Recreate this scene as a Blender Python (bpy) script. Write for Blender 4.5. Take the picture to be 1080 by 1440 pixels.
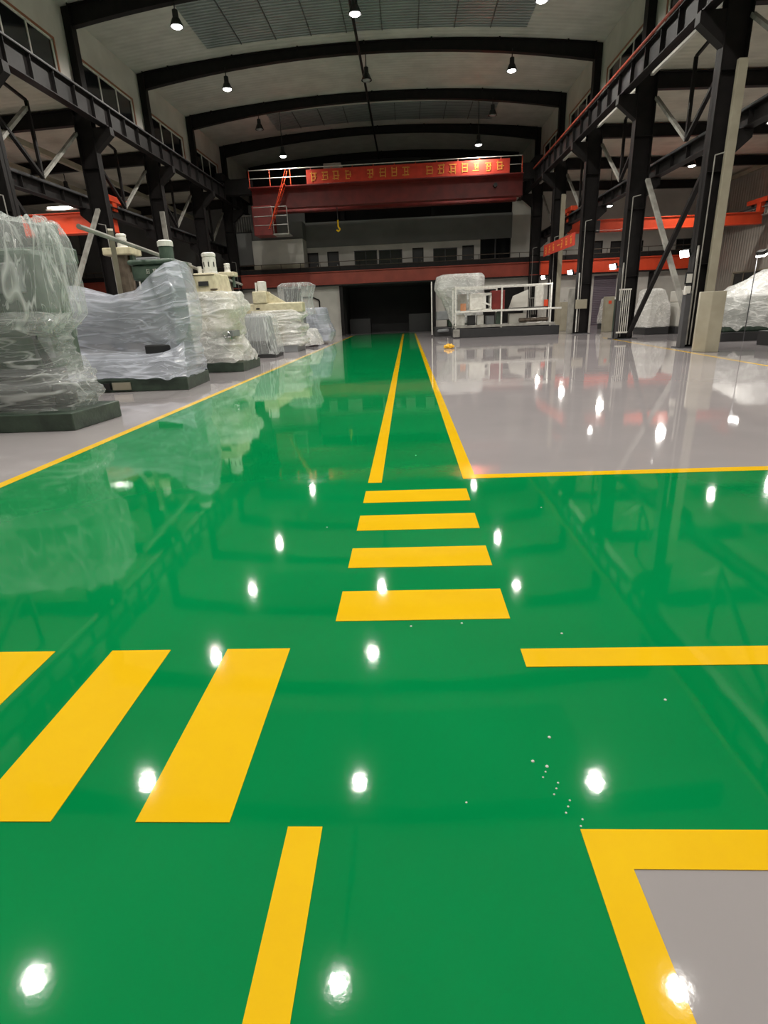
import bpy, bmesh, math, random
from mathutils import Vector, Matrix, noise
R = math.radians
for o in list(bpy.data.objects): bpy.data.objects.remove(o)
scn = bpy.context.scene
col = scn.collection

# ------------------------------------------------------------------ camera
CAM_H, F_PX, PITCH, YAW, ROLL = 1.392, 779.1, .3434, .0544, -.0437
fwd = Vector((-math.sin(YAW)*math.cos(PITCH), math.cos(YAW)*math.cos(PITCH), -math.sin(PITCH)))
rt = Vector((math.cos(YAW), math.sin(YAW), 0)); up = rt.cross(fwd)
r2 = rt*math.cos(ROLL)+up*math.sin(ROLL); u2 = -rt*math.sin(ROLL)+up*math.cos(ROLL)
cd = bpy.data.cameras.new('camera'); cam = bpy.data.objects.new('camera', cd); col.objects.link(cam)
cd.sensor_fit = 'VERTICAL'; cd.sensor_height = 36; cd.lens = F_PX/1440*36; cd.clip_end = 300
cam.matrix_world = Matrix(((r2.x, u2.x, -fwd.x, 0), (r2.y, u2.y, -fwd.y, 0), (r2.z, u2.z, -fwd.z, CAM_H), (0, 0, 0, 1)))
scn.camera = cam

# ------------------------------------------------------------------ light and exposure
w = bpy.data.worlds.new('night'); scn.world = w; w.use_nodes = True
w.node_tree.nodes['Background'].inputs[0].default_value = (.03, .035, .05, 1)
w.node_tree.nodes['Background'].inputs[1].default_value = .15
vs = scn.view_settings
vs.view_transform = 'Standard'; vs.look = 'None'; vs.exposure = 0.0; vs.gamma = 1; vs.use_curve_mapping = False
HALL_W, BAY_W, FLOOD_W = 1800, 1050, 210

# ------------------------------------------------------------------ materials
def nt(name):
    m = bpy.data.materials.new(name); m.use_nodes = True
    return m, m.node_tree, m.node_tree.nodes['Principled BSDF']
def mat(name, c, rough=.5, metal=0, c2=None, scale=4, bump=0, bscale=20, spec=.5, stretch=(1, 1, 1), detail=4):
    m, t, b = nt(name)
    b.inputs['Roughness'].default_value = rough; b.inputs['Metallic'].default_value = metal
    b.inputs['Specular IOR Level'].default_value = spec
    tc = t.nodes.new('ShaderNodeTexCoord'); mp = t.nodes.new('ShaderNodeMapping'); mp.inputs['Scale'].default_value = stretch
    t.links.new(tc.outputs['Object'], mp.inputs[0])
    n = t.nodes.new('ShaderNodeTexNoise'); n.inputs['Scale'].default_value = scale; n.inputs['Detail'].default_value = detail
    t.links.new(mp.outputs[0], n.inputs['Vector'])
    cr = t.nodes.new('ShaderNodeValToRGB'); cr.color_ramp.elements[0].position = .35; cr.color_ramp.elements[1].position = .65
    c2 = c2 or tuple(x*.82 for x in c)
    cr.color_ramp.elements[0].color = (*c2, 1); cr.color_ramp.elements[1].color = (*c, 1)
    t.links.new(n.outputs[0], cr.inputs[0]); t.links.new(cr.outputs[0], b.inputs['Base Color'])
    if bump:
        n2 = t.nodes.new('ShaderNodeTexNoise'); n2.inputs['Scale'].default_value = bscale
        t.links.new(mp.outputs[0], n2.inputs['Vector'])
        bp = t.nodes.new('ShaderNodeBump'); bp.inputs['Strength'].default_value = bump; bp.inputs['Distance'].default_value = .02
        t.links.new(n2.outputs[0], bp.inputs['Height']); t.links.new(bp.outputs[0], b.inputs['Normal'])
    return m
def emit(name, c, s):
    m, t, b = nt(name)
    b.inputs['Base Color'].default_value = (*c, 1); b.inputs['Emission Color'].default_value = (*c, 1); b.inputs['Emission Strength'].default_value = s
    return m
def corrugated(name, c, period=.25, axis=0, rough=.55, depth=.6):
    m = mat(name, c, rough, scale=1.2); t = m.node_tree; b = t.nodes['Principled BSDF']
    tc = t.nodes.new('ShaderNodeTexCoord'); wv = t.nodes.new('ShaderNodeTexWave'); wv.bands_direction = 'XYZ'[axis]
    wv.inputs['Scale'].default_value = .314/period
    t.links.new(tc.outputs['Object'], wv.inputs[0])
    bp = t.nodes.new('ShaderNodeBump'); bp.inputs['Strength'].default_value = depth; bp.inputs['Distance'].default_value = .03
    t.links.new(wv.outputs['Fac'], bp.inputs['Height']); t.links.new(bp.outputs[0], b.inputs['Normal'])
    return m
def epoxy(name, c, c2, rough=.035, scale=.9, coat=.5):
    m, t, b = nt(name)
    tc = t.nodes.new('ShaderNodeTexCoord')
    n = t.nodes.new('ShaderNodeTexNoise'); n.inputs['Scale'].default_value = scale; n.inputs['Detail'].default_value = 6
    t.links.new(tc.outputs['Object'], n.inputs['Vector'])
    cr = t.nodes.new('ShaderNodeValToRGB'); cr.color_ramp.elements[0].position = .3; cr.color_ramp.elements[1].position = .7
    cr.color_ramp.elements[0].color = (*c2, 1); cr.color_ramp.elements[1].color = (*c, 1)
    t.links.new(n.outputs[0], cr.inputs[0]); t.links.new(cr.outputs[0], b.inputs['Base Color'])
    b.inputs['IOR'].default_value = 1.5
    n3 = t.nodes.new('ShaderNodeTexNoise'); n3.inputs['Scale'].default_value = 2.3; n3.inputs['Detail'].default_value = 5
    t.links.new(tc.outputs['Object'], n3.inputs['Vector'])
    mr = t.nodes.new('ShaderNodeMapRange'); mr.inputs['To Min'].default_value = rough*.6; mr.inputs['To Max'].default_value = rough*1.5
    t.links.new(n3.outputs[0], mr.inputs[0]); t.links.new(mr.outputs[0], b.inputs['Roughness'])
    # orange-peel ripple of poured resin plus scattered specks
    n2 = t.nodes.new('ShaderNodeTexNoise'); n2.inputs['Scale'].default_value = 1.6; n2.inputs['Detail'].default_value = 2.5
    t.links.new(tc.outputs['Object'], n2.inputs['Vector'])
    bp = t.nodes.new('ShaderNodeBump'); bp.inputs['Strength'].default_value = .12; bp.inputs['Distance'].default_value = .01
    t.links.new(n2.outputs[0], bp.inputs['Height'])
    n4 = t.nodes.new('ShaderNodeTexNoise'); n4.inputs['Scale'].default_value = 45; n4.inputs['Detail'].default_value = 3
    t.links.new(tc.outputs['Object'], n4.inputs['Vector'])
    bp2 = t.nodes.new('ShaderNodeBump'); bp2.inputs['Strength'].default_value = .02; bp2.inputs['Distance'].default_value = .004
    t.links.new(n4.outputs[0], bp2.inputs['Height']); t.links.new(bp.outputs[0], bp2.inputs['Normal'])
    t.links.new(bp2.outputs[0], b.inputs['Normal'])
    return m
def film(name, c, lo, hi, scale=3, stretch=(1, 1, .35), rough=.22, width=.05):
    """thin polythene: clear where taut, milky along its creases"""
    m, t, b = nt(name); L = t.links.new
    b.inputs['Base Color'].default_value = (*c, 1); b.inputs['Roughness'].default_value = rough
    tc = t.nodes.new('ShaderNodeTexCoord'); mp = t.nodes.new('ShaderNodeMapping'); mp.inputs['Scale'].default_value = stretch
    L(tc.outputs['UV'], mp.inputs[0])
    def math_(op, a, b_=None, clamp=False):
        n = t.nodes.new('ShaderNodeMath'); n.operation = op; n.use_clamp = clamp
        for k, x in enumerate((a, b_)):
            if x is None: continue
            if isinstance(x, (int, float)): n.inputs[k].default_value = x
            else: L(x, n.inputs[k])
        return n.outputs[0]
    def noise_(sc, det, dist):
        n = t.nodes.new('ShaderNodeTexNoise'); n.inputs['Scale'].default_value = sc; n.inputs['Detail'].default_value = det; n.inputs['Distortion'].default_value = dist
        L(mp.outputs[0], n.inputs['Vector']); return n.outputs[0]
    def crease(sc, wd, dist):
        d = math_('ABSOLUTE', math_('SUBTRACT', noise_(sc, 2, dist), .5))
        return math_('SUBTRACT', 1.0, math_('DIVIDE', d, wd), True)
    c1 = crease(scale, width, .6); c2 = crease(scale*2.3, width*.7, 1.0); broad = noise_(scale*.5, 3, .3)
    k = math_('MAXIMUM', c1, math_('MULTIPLY', c2, .75))
    k = math_('ADD', math_('MULTIPLY', k, .7), math_('MULTIPLY', math_('SUBTRACT', broad, .3, True), .8), True)
    fac = math_('ADD', math_('MULTIPLY', k, hi-lo), lo, True)
    tr = t.nodes.new('ShaderNodeBsdfTransparent'); mx = t.nodes.new('ShaderNodeMixShader')
    tl = t.nodes.new('ShaderNodeBsdfTranslucent'); tl.inputs[0].default_value = (*c, 1)
    mx2 = t.nodes.new('ShaderNodeMixShader'); mx2.inputs[0].default_value = .3
    L(b.outputs[0], mx2.inputs[1]); L(tl.outputs[0], mx2.inputs[2])
    bp = t.nodes.new('ShaderNodeBump'); bp.inputs['Strength'].default_value = .8; bp.inputs['Distance'].default_value = .018
    L(k, bp.inputs['Height']); L(bp.outputs[0], b.inputs['Normal'])
    L(fac, mx.inputs[0]); L(tr.outputs[0], mx.inputs[1]); L(mx2.outputs[0], mx.inputs[2])
    L(mx.outputs[0], t.nodes['Material Output'].inputs[0])
    return m
M = dict(
    green=epoxy('green_epoxy', (.001, .275, .075), (.001, .235, .062)),
    grey=epoxy('grey_epoxy', (.41, .375, .385), (.37, .34, .35)),
    yellow=epoxy('yellow_paint', (1.0, .61, .012), (.96, .56, .01), scale=3),
    steel=mat('dark_painted_steel', (.011, .009, .009), .55, c2=(.006, .005, .005), scale=3, spec=.25),
    steel2=mat('grey_painted_steel', (.07, .07, .075), .5, scale=3),
    ltsteel=mat('light_grey_steel', (.33, .32, .29), .5, c2=(.2, .19, .17), scale=3),
    beige=mat('beige_cladding', (.36, .33, .25), .6, c2=(.30, .27, .20), scale=2),
    ceil=corrugated('ceiling_sheet', (.50, .49, .45), .3, 1, .6, .25),
    bayceil=corrugated('bay_ceiling_sheet', (.56, .53, .44), .3, 1, .6, .25),
    skylight=corrugated('frosted_rooflight', (.22, .25, .25), .22, 1, .3, .8),
    wall=mat('pale_wall_paint', (.62, .60, .55), .7, scale=.8),
    wallgrey=mat('grey_cladding', (.17, .17, .165), .7, scale=.8),
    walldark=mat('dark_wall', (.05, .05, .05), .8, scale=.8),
    corrw=corrugated('corrugated_wall', (.36, .33, .29), .28, 1),
    roller=corrugated('roller_shutter', (.13, .10, .13), .12, 2, .5),
    pane=mat('dark_night_glass', (.012, .013, .015), .08, spec=.6),
    red=mat('dark_red_paint', (.18, .013, .010), .5, c2=(.12, .008, .006), scale=2),
    orange=mat('orange_red_paint', (.75, .075, .02), .45, c2=(.62, .055, .015), scale=1.2),
    banner=mat('red_banner_cloth', (.62, .045, .02), .75, scale=3),
    bannertxt=mat('yellow_banner_paint', (.85, .36, .06), .7, scale=3),
    cream=mat('cream_machine_paint', (.68, .62, .44), .4, c2=(.52, .46, .31), scale=7),
    mgreen=mat('grey_green_machine_paint', (.085, .125, .095), .4, c2=(.05, .08, .06), scale=5),
    dgreen=mat('dark_green_plinth_paint', (.055, .085, .06), .45, c2=(.03, .045, .035), scale=4, bump=.3),
    mgrey=mat('machine_grey', (.25, .26, .27), .45, scale=4),
    mdark=mat('machine_dark', (.03, .03, .032), .4, scale=4),
    brown=mat('greasy_brown_steel', (.13, .10, .075), .35, metal=.3, c2=(.08, .06, .045), scale=5),
    white=mat('white_paint', (.78, .77, .72), .4, c2=(.62, .60, .55), scale=6),
    chrome=mat('bright_steel', (.6, .6, .6), .2, metal=1),
    filmclear=film('clear_polythene', (.84, .87, .86), .09, .82, 2.4, (1.7, .22, 1), .12, .028),
    filmwrap=film('wound_polythene', (.80, .82, .82), .15, .88, 2.2, (.28, 1.5, 1), .14, .032),
    filmmilk=film('milky_polythene', (.74, .77, .88), .42, 1.0, 1.8, (.20, 1.3, 1), .2, .04),
    filmwhite=film('white_polythene', (.90, .89, .87), .5, 1.0, 3.2, (.6, 1.2, 1), .22, .04),
    redbeam=mat('dimmed_red_paint', (.34, .055, .03), .5, c2=(.26, .04, .022), scale=1.5),  # dim version of the gallery red; also colours the power bar
    copper=mat('copper_drum', (.55, .25, .13), .45, scale=6),
    black=mat('black_iron', (.015, .015, .016), .45),
    lamp=emit('lamp_glass', (1, .97, .9), 14), flood=emit('floodlight_glass', (1, .97, .92), 30),
    deadlamp=mat('unlit_lamp_glass', (.25, .25, .25), .3),
    screen=emit('lit_display_strip', (1, .95, .9), 4),
    yrag=mat('yellow_plastic', (.95, .50, .02), .4, scale=9, bump=.5),
    speck=mat('white_debris', (.8, .8, .75), .5),
)

# ------------------------------------------------------------------ mesh helpers
class MB:
    def __init__(s): s.v = []; s.f = []
    def add(s, vs, fs):
        k = len(s.v); s.v += [tuple(v) for v in vs]; s.f += [tuple(i+k for i in f) for f in fs]; return s
    def box(s, x0, x1, y0, y1, z0, z1):
        vs = [(x, y, z) for z in (z0, z1) for x, y in ((x0, y0), (x1, y0), (x1, y1), (x0, y1))]
        return s.add(vs, [(3, 2, 1, 0), (4, 5, 6, 7), (0, 1, 5, 4), (1, 2, 6, 5), (2, 3, 7, 6), (3, 0, 4, 7)])
    def prism(s, base, top):
        n = len(base)
        return s.add(list(base)+list(top), [tuple(range(n))[::-1], tuple(range(n, 2*n))]+[(i, (i+1) % n, n+(i+1) % n, n+i) for i in range(n)])
    def bar(s, a, b, w, h, upv=(0, 0, 1)):
        a, b = Vector(a), Vector(b); d = (b-a).normalized(); u = Vector(upv)
        if abs(d.dot(u)) > .98: u = Vector((0, 1, 0))
        sd = d.cross(u).normalized()*w/2; uu = sd.cross(d).normalized()*h/2
        q = (-sd-uu, sd-uu, sd+uu, -sd+uu)
        return s.prism([a+x for x in q], [b+x for x in q])
    def tube(s, a, b, r, n=12, rb=None):
        a, b = Vector(a), Vector(b); d = (b-a).normalized(); u = Vector((0, 0, 1)) if abs(d.z) < .9 else Vector((1, 0, 0))
        p = d.cross(u).normalized(); q = d.cross(p); rb = r if rb is None else rb
        A = [a+(p*math.cos(t)+q*math.sin(t))*r for t in [2*math.pi*i/n for i in range(n)]]
        B = [b+(p*math.cos(t)+q*math.sin(t))*rb for t in [2*math.pi*i/n for i in range(n)]]
        return s.prism(A, B)
    def path(s, pts, r, n=8):
        for a, b in zip(pts, pts[1:]): s.tube(a, b, r, n)
        return s
    def lathe(s, c, prof, n=20):
        c = Vector(c); vs = []; fs = []
        for r, z in prof:
            for i in range(n):
                t = 2*math.pi*i/n; vs.append(c+Vector((r*math.cos(t), r*math.sin(t), z)))
        for j in range(len(prof)-1):
            for i in range(n):
                fs.append((j*n+i, j*n+(i+1) % n, (j+1)*n+(i+1) % n, (j+1)*n+i))
        fs.append(tuple(range(n))[::-1]); fs.append(tuple((len(prof)-1)*n+i for i in range(n)))
        return s.add(vs, fs)
    def build(s, name, m, parent=None, bevel=0, smooth=False, org=None):
        o_ = Vector(org) if org else (parent_org(parent) if parent else Vector((0, 0, 0)))
        me = bpy.data.meshes.new(name); me.from_pydata([Vector(v)-o_ for v in s.v], [], s.f)
        me.materials.append(m if not isinstance(m, str) else M[m]); me.update()
        bm = bmesh.new(); bm.from_mesh(me); bmesh.ops.recalc_face_normals(bm, faces=bm.faces); bm.to_mesh(me); bm.free()
        if smooth:
            for p in me.polygons: p.use_smooth = True
        o = bpy.data.objects.new(name, me); col.objects.link(o)
        if parent: o.parent = parent
        else: o.location = o_
        if bevel:
            bv = o.modifiers.new('bevel', 'BEVEL'); bv.width = bevel; bv.segments = 2; bv.limit_method = 'ANGLE'
        return o
def reps(name, mb, m, parent, offs, bevel=0):
    """one part and its linked copies, each an object of its own"""
    o = mb.build(name, m, parent, bevel); base = Vector(o.location)
    for i, d in enumerate(offs):
        c = o if i == 0 else o.copy()
        if i: col.objects.link(c)
        c.location = base+Vector(d)
    return o
def parent_org(p):
    v = Vector(p.location)
    while p.parent: p = p.parent; v = v+Vector(p.location)
    return v
def tag(o, label=None, cat=None, group=None, kind=None):
    if label: o['label'] = label
    if cat: o['category'] = cat
    if group: o['group'] = group
    if kind: o['kind'] = kind
    return o
def thing(name, loc, label, cat, group=None, kind=None):
    o = bpy.data.objects.new(name, None); col.objects.link(o); o.location = loc; o.empty_display_size = .2
    return tag(o, label, cat, group, kind)
def copy_tree(o, parent=None):
    c = o.copy(); col.objects.link(c); c.parent = parent
    for ch in [x for x in bpy.data.objects if x.parent == o]: copy_tree(ch, c)
    return c
def struct(o, label=None, cat=None): return tag(o, label, cat, kind='structure')
def box(*a): return MB().box(*a)
def lerp(a, b, t): return a+(b-a)*t
ORD = ['first', 'second', 'third', 'fourth', 'fifth', 'sixth', 'seventh', 'eighth']

# ------------------------------------------------------------------ floor
X0, X1, Y0, Y1 = -24.6, 21.4, -4.0, 43.4
f = MB()
def rect(mb, x0, x1, y0, y1, z=0): mb.add([(x0, y0, z), (x1, y0, z), (x1, y1, z), (x0, y1, z)], [(0, 1, 2, 3)])
fg = [(-3.86, .5, 4.76, 50), (X0, X1, 1.13, 4.76), (-3.86, .5, Y0, 1.13)]
fy = [(X0, -3.86, 4.76, Y1), (.5, X1, 4.76, Y1), (.5, X1, Y0, 1.13), (X0, -3.86, Y0, 1.13)]
for r_ in fg+fy: rect(f, *r_)
fl = f.build('floor', 'green'); fl.data.materials.append(M['grey'])
for i, p in enumerate(fl.data.polygons): p.material_index = 0 if i < len(fg) else 1
for p in fl.data.polygons:
    if p.normal.z < 0: p.flip()
struct(fl)
# yellow floor markings
Z0, Z1 = -.001, .0025
def mark(name, rects, label, cat, group=None, m='yellow'):
    b = MB()
    for r_ in rects: b.box(*r_, Z0, Z1)
    return tag(b.build(name, m, org=(rects[0][0], rects[0][2], 0)), label, cat, group)
mark('floor_line', [(-.382, -.262, 4.65, 41.5)], 'long yellow painted line on the left edge of the narrow green footpath', 'painted line')
mark('floor_line', [(.452, .565, 4.82, 41.5), (.452, 9.0, 4.70, 4.82)], 'yellow painted line between the green footpath and the glossy grey area on the right, turning along the cross aisle', 'painted line')
mark('floor_line', [(-3.98, -3.86, 4.76, 41.5), (-8, -3.86, 4.70, 4.82)], 'yellow painted line along the film-wrapped machines on the left', 'painted line')
for i, (y0, y1) in enumerate(((2.333, 2.637), (2.927, 3.212), (3.516, 3.814), (4.105, 4.41))):
    mark('crossing_stripe', [(-.384, .452, y0, y1)], ['widest yellow crossing stripe, nearest of the four short stacked bars', 'second nearest of the four short stacked yellow crossing bars', 'third nearest of the four short stacked yellow crossing bars', 'yellow crossing bar just below the two long path lines, farthest of the four'][i], 'crossing stripe', 'yellow bars across the footpath')
for i, (x0, x1) in enumerate(((-.845, -.561), (-1.377, -1.106), (-1.915, -1.645))):
    mark('crossing_stripe', [(x0, x1, 1.207, 2.106)], ['long slanting yellow crossing stripe nearest the photo centre on the left', 'long slanting yellow crossing stripe in the middle of the left-hand three', 'long yellow crossing stripe cut off by the left edge of the photo'][i], 'crossing stripe', 'yellow bars across the cross aisle')
mark('floor_line', [(-.384, -.283, -1.5, 1.193)], 'short yellow line running out of the bottom of the photo left of centre', 'painted line')
mark('floor_line', [(.452, 9, 1.95, 2.080)], 'thin yellow line starting alone on green at middle right and leaving the right edge', 'painted line')
mark('floor_line', [(.450, .553, -1.5, 1.07), (.450, 9, 1.07, 1.188)], 'broad yellow corner line around the near grey floor patch at lower right', 'painted line')
b = MB(); b.bar((7.6, 11.2, .0008), (8.62, 26, .0008), .09, .003); tag(b.build('floor_line', 'yellow', org=(7.6, 11.2, 0)), 'thin yellow line running in front of the right row of columns', 'painted line')
random.seed(5)

# ------------------------------------------------------------------ building shell
XL, XR, XM = -12.2, 8.92, -1.64
ARCH = lambda x: 12.32+.62*(1-((x-XM)/(XR-XM))**2)
ys = [-6, 60]
b = MB(); n = 24
for i in range(n):
    a, c = lerp(XL-.1, XR+.1, i/n), lerp(XL-.1, XR+.1, (i+1)/n)
    b.prism([(a, -5.4, ARCH(a)+.02), (c, -5.4, ARCH(c)+.02), (c, -5.4, ARCH(c)+.12), (a, -5.4, ARCH(a)+.12)], [(a, 49.4, ARCH(a)+.02), (c, 49.4, ARCH(c)+.02), (c, 49.4, ARCH(c)+.12), (a, 49.4, ARCH(a)+.12)])
struct(b.build('ceiling', 'ceil'))
for x0, x1, z0, z1 in ((XR+.36, 21.4, 9.25, 8.85), (-24.6, XL-.36, 8.85, 9.25)):
    struct(MB().prism([(x0, -5.4, z0), (x1, -5.4, z1), (x1, -5.4, z1+.1), (x0, -5.4, z0+.1)], [(x0, 49.4, z0), (x1, 49.4, z1), (x1, 49.4, z1+.1), (x0, 49.4, z0+.1)]).build('ceiling', 'bayceil'))
# outer walls
def wall_with_holes(name, x, th, y0, y1, z0, z1, holes, m):
    b = MB(); holes = sorted(holes); y = y0
    for h0, h1, hz0, hz1 in holes:
        b.box(x, x+th, y, h0, z0, z1); b.box(x, x+th, h0, h1, z0, hz0); b.box(x, x+th, h0, h1, hz1, z1); y = h1
    b.box(x, x+th, y, y1, z0, z1)
    return struct(b.build(name, m))
wn = [0]
def side_window(x, th, y0, y1, z0, z1, mull, frame_m='white', inner=1, tint=None):
    wn[0] += 1
    r = thing('window_%d' % wn[0], ((x+th/2), y0, z0), None, None, kind='structure')
    box(x+th*.4, x+th*.55, y0, y1, z0, z1).build('window_pane', 'pane', r)
    b = MB(); e = .05; xa, xb = x+th*.2, x+th*.8+.0
    for k in range(mull+1):
        yy = lerp(y0+.03, y1-.03, k/mull); b.box(xa, xb, yy-.03, yy+.03, z0, z1)
    b.box(xa, xb, y0, y1, z0, z0+.06); b.box(xa, xb, y0, y1, z1-.06, z1)
    b.build('window_frame', frame_m, r)
    xi = x+th if inner > 0 else x
    t = MB(); s_ = .03*inner
    xs = sorted((xi, xi+s_))
    t.box(*xs, y0-.08, y1+.08, z1, z1+.07); t.box(*xs, y1, y1+.08, z0, z1); t.box(*xs, y0-.08, y0, z0, z1)
    t.build('window_trim', tint or 'wood', r)
    return r
M['wood'] = mat('brown_window_trim', (.32, .13, .07), .5, scale=6)
FR = [.6+6*k for k in range(9)]           # frame lines 0.6 .. 48.6
D = [18.6, 24.6, 30.6, 36.6, 42.6]
wall_with_holes('wall_left', -24.6, .15, -5.4, 49.4, 0, 8.9, [(12, 20, 3.4, 4.6), (24, 34, 3.4, 4.6)], 'corrw')
wall_with_holes('wall_right', 21.3, .15, -5.4, 49.4, 0, 8.9, [(8, 16, 2.05, 2.95), (20, 28, 2.05, 2.95), (30, 40.2, 2.05, 2.95)], 'corrw')
for y0, y1 in ((8, 16), (20, 28), (30, 40.2)): side_window(21.3, .15, y0, y1, 2.05, 2.95, 9, 'beige', -1, M['beige'])
for y0, y1 in ((12, 20), (24, 34)): side_window(-24.6, .15, y0, y1, 3.4, 4.6, 8)
# clerestory walls with windows between the upper columns
holes = [(y+.7, y+5.0, 9.83, 11.02) for y in FR[1:7]]
wall_with_holes('wall_clerestory_left', XL-.2, .12, -5.4, 49.4, 9.1, 12.4, holes, 'wall')
wall_with_holes('wall_clerestory_right', XR+.08, .12, -5.4, 49.4, 9.1, 12.4, holes, 'wall')
for h_ in holes:
    side_window(XL-.2, .12, *h_, 3); side_window(XR+.08, .12, *h_, 3, inner=-1)
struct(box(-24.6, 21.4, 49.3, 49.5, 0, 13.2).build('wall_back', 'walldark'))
struct(box(-24.6, 21.4, -5.5, -5.3, 0, 13.2).build('wall_front', 'wall'))

# ------------------------------------------------------------------ steel frame
def h_column(b, xc, yc, z0, z1, dx, dy, t=.03):
    b.box(xc-dx/2, xc-dx/2+t, yc-dy/2, yc+dy/2, z0, z1); b.box(xc+dx/2-t, xc+dx/2, yc-dy/2, yc+dy/2, z0, z1)
    b.box(xc-dx/2+t, xc+dx/2-t, yc-t/2, yc+t/2, z0, z1)
side = {1: 'right', -1: 'left'}
def column(sd, k, y):
    xc = 8.92 if sd > 0 else -12.2
    where = '%s steel column from the camera in the %s row' % (ORD[k], side[sd])
    ext = {(1, 0): ', with beige casing', (1, 3): ', with beige post and casing', (1, 1): ', with a white tube rack at its foot', (1, 2): ', with a pale box strapped on it'}.get((sd, k), '')
    r = thing('steel_column', (xc, y, 0), ('dark ' + where + ext), 'column', 'steel columns of the main hall')
    b = MB(); h_column(b, xc, y, .02, 9.3, .68, .36); b.box(xc-.34, xc+.34, y-.012, y+.012, .02, 9.3)
    for z in (2.4, 4.8, 7.2): b.box(xc-.31, xc+.31, y-.17, y+.17, z, z+.02)
    b.build('shaft', 'steel', r)
    b = MB(); h_column(b, xc, y, 9.3, ARCH(xc)+.05, .55, .36); b.build('upper_shaft', 'steel', r)
    box(xc-.48, xc+.48, y-.32, y+.32, 0, .03).build('foot_plate', 'steel2', r)
    xi = xc-sd*.34; xg = xc-sd*1.02
    MB().prism([(xi, y-.15, 8.55), (xg, y-.15, 8.55), (xg, y-.15, 8.28), (xi, y-.15, 7.75)], [(xi, y+.15, 8.55), (xg, y+.15, 8.55), (xg, y+.15, 8.28), (xi, y+.15, 7.75)]).build('crane_bracket', 'steel', r)
    xo = xc+sd*.34; xg = xc+sd*.8
    MB().prism([(xo, y-.15, 5.82), (xg, y-.15, 5.82), (xg, y-.15, 5.6), (xo, y-.15, 5.2)], [(xo, y+.15, 5.82), (xg, y+.15, 5.82), (xg, y+.15, 5.6), (xo, y+.15, 5.2)]).build('side_bracket', 'steel', r)
    MB().path([(xc-sd*.18, y-.22, .1), (xc-sd*.18, y-.22, 5.2), (xc+sd*.1, y-.22, 5.26)], .018, 6).build('conduit', 'ltsteel', r)
    if sd > 0:
        MB().path([(xc-.30, y-.24, .1), (xc-.30, y-.24, 2.9)], .03, 6).build('conduit', 'white' if k > 1 else 'ltsteel', r)
    if (sd, k) in ((1, 0), (1, 3)):
        CX = 8.12 if k == 0 else 8.72
        box(xc+.06, xc+.31, y-.32, y-.19, .03, 7.4).build('cladding_strip', 'beige', r, .01)
        pl_ = [(CX, y-1.8), (CX+.18, y-2.1), (CX+.5, y-2.2), (CX+.58, y-1.5), (CX+.10, y-1.5)]
        MB().prism([(a_, b_, 0) for a_, b_ in pl_], [(a_, b_, 1.6) for a_, b_ in pl_]).build('casing', 'beige', r, .015)
    if (sd, k) == (1, 0):
        g = box(xc-.5, xc-.34, y-.3, y-.05, .02, 1.6).build('side_panel', 'steel2', r, .01)
        s_ = box(8.36, 8.58, y-.24, y-.2, 1.85, 2.18).build('sign_board', 'black', r)
        box(8.39, 8.55, y-.25, y-.235, 1.89, 2.14).build('sign_face', 'wall', s_)
        box(8.36, 8.54, y-.3, y-.2, 1.55, 1.8).build('switch_box', 'white', r, .02)
    if (sd, k) == (1, 1):
        reps('rack_tube', MB().tube((8.56, y-.3, .28), (8.56, y-.3, 1.9), .018, 6), 'white', r, [(q*.08, 0, 0) for q in range(6)]); b = MB()
        b.box(8.53, 9.0, y-.33, y-.27, 1.88, 1.94); b.box(8.53, 9.0, y-.33, y-.27, .24, .30); b.build('tube_rack', 'white', r)
        box(8.5, 8.62, y-.32, y-.26, 0, 1.5).build('side_panel', 'steel2', r)
    if (sd, k) == (1, 2):
        box(8.52, 9.08, y-.32, y-.2, 1.22, 1.66).build('junction_box', 'beige', r, .015)
        box(8.22, 8.5, y-.1, y+.1, 0, 2.2).build('side_panel', 'ltsteel', r, .01)
    if (sd, k) == (1, 4):
        reps('rack_tube', MB().tube((8.62, y-.3, .9), (8.62, y-.3, 2.0), .02, 6), 'ltsteel', r, [(q*.12, 0, 0) for q in range(5)]); b = MB()
        b.box(8.58, 9.14, y-.33, y-.27, 1.98, 2.04); b.build('tube_rack', 'ltsteel', r)
    if sd < 0 and k in (2,):
        box(xc+.1, xc+.32, y-.3, y-.19, 1, 6.6).build('cladding_strip', 'ltsteel', r)
    return r
for k, y in enumerate(D):
    column(1, k, y)
    column(-1, k, y)
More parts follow.
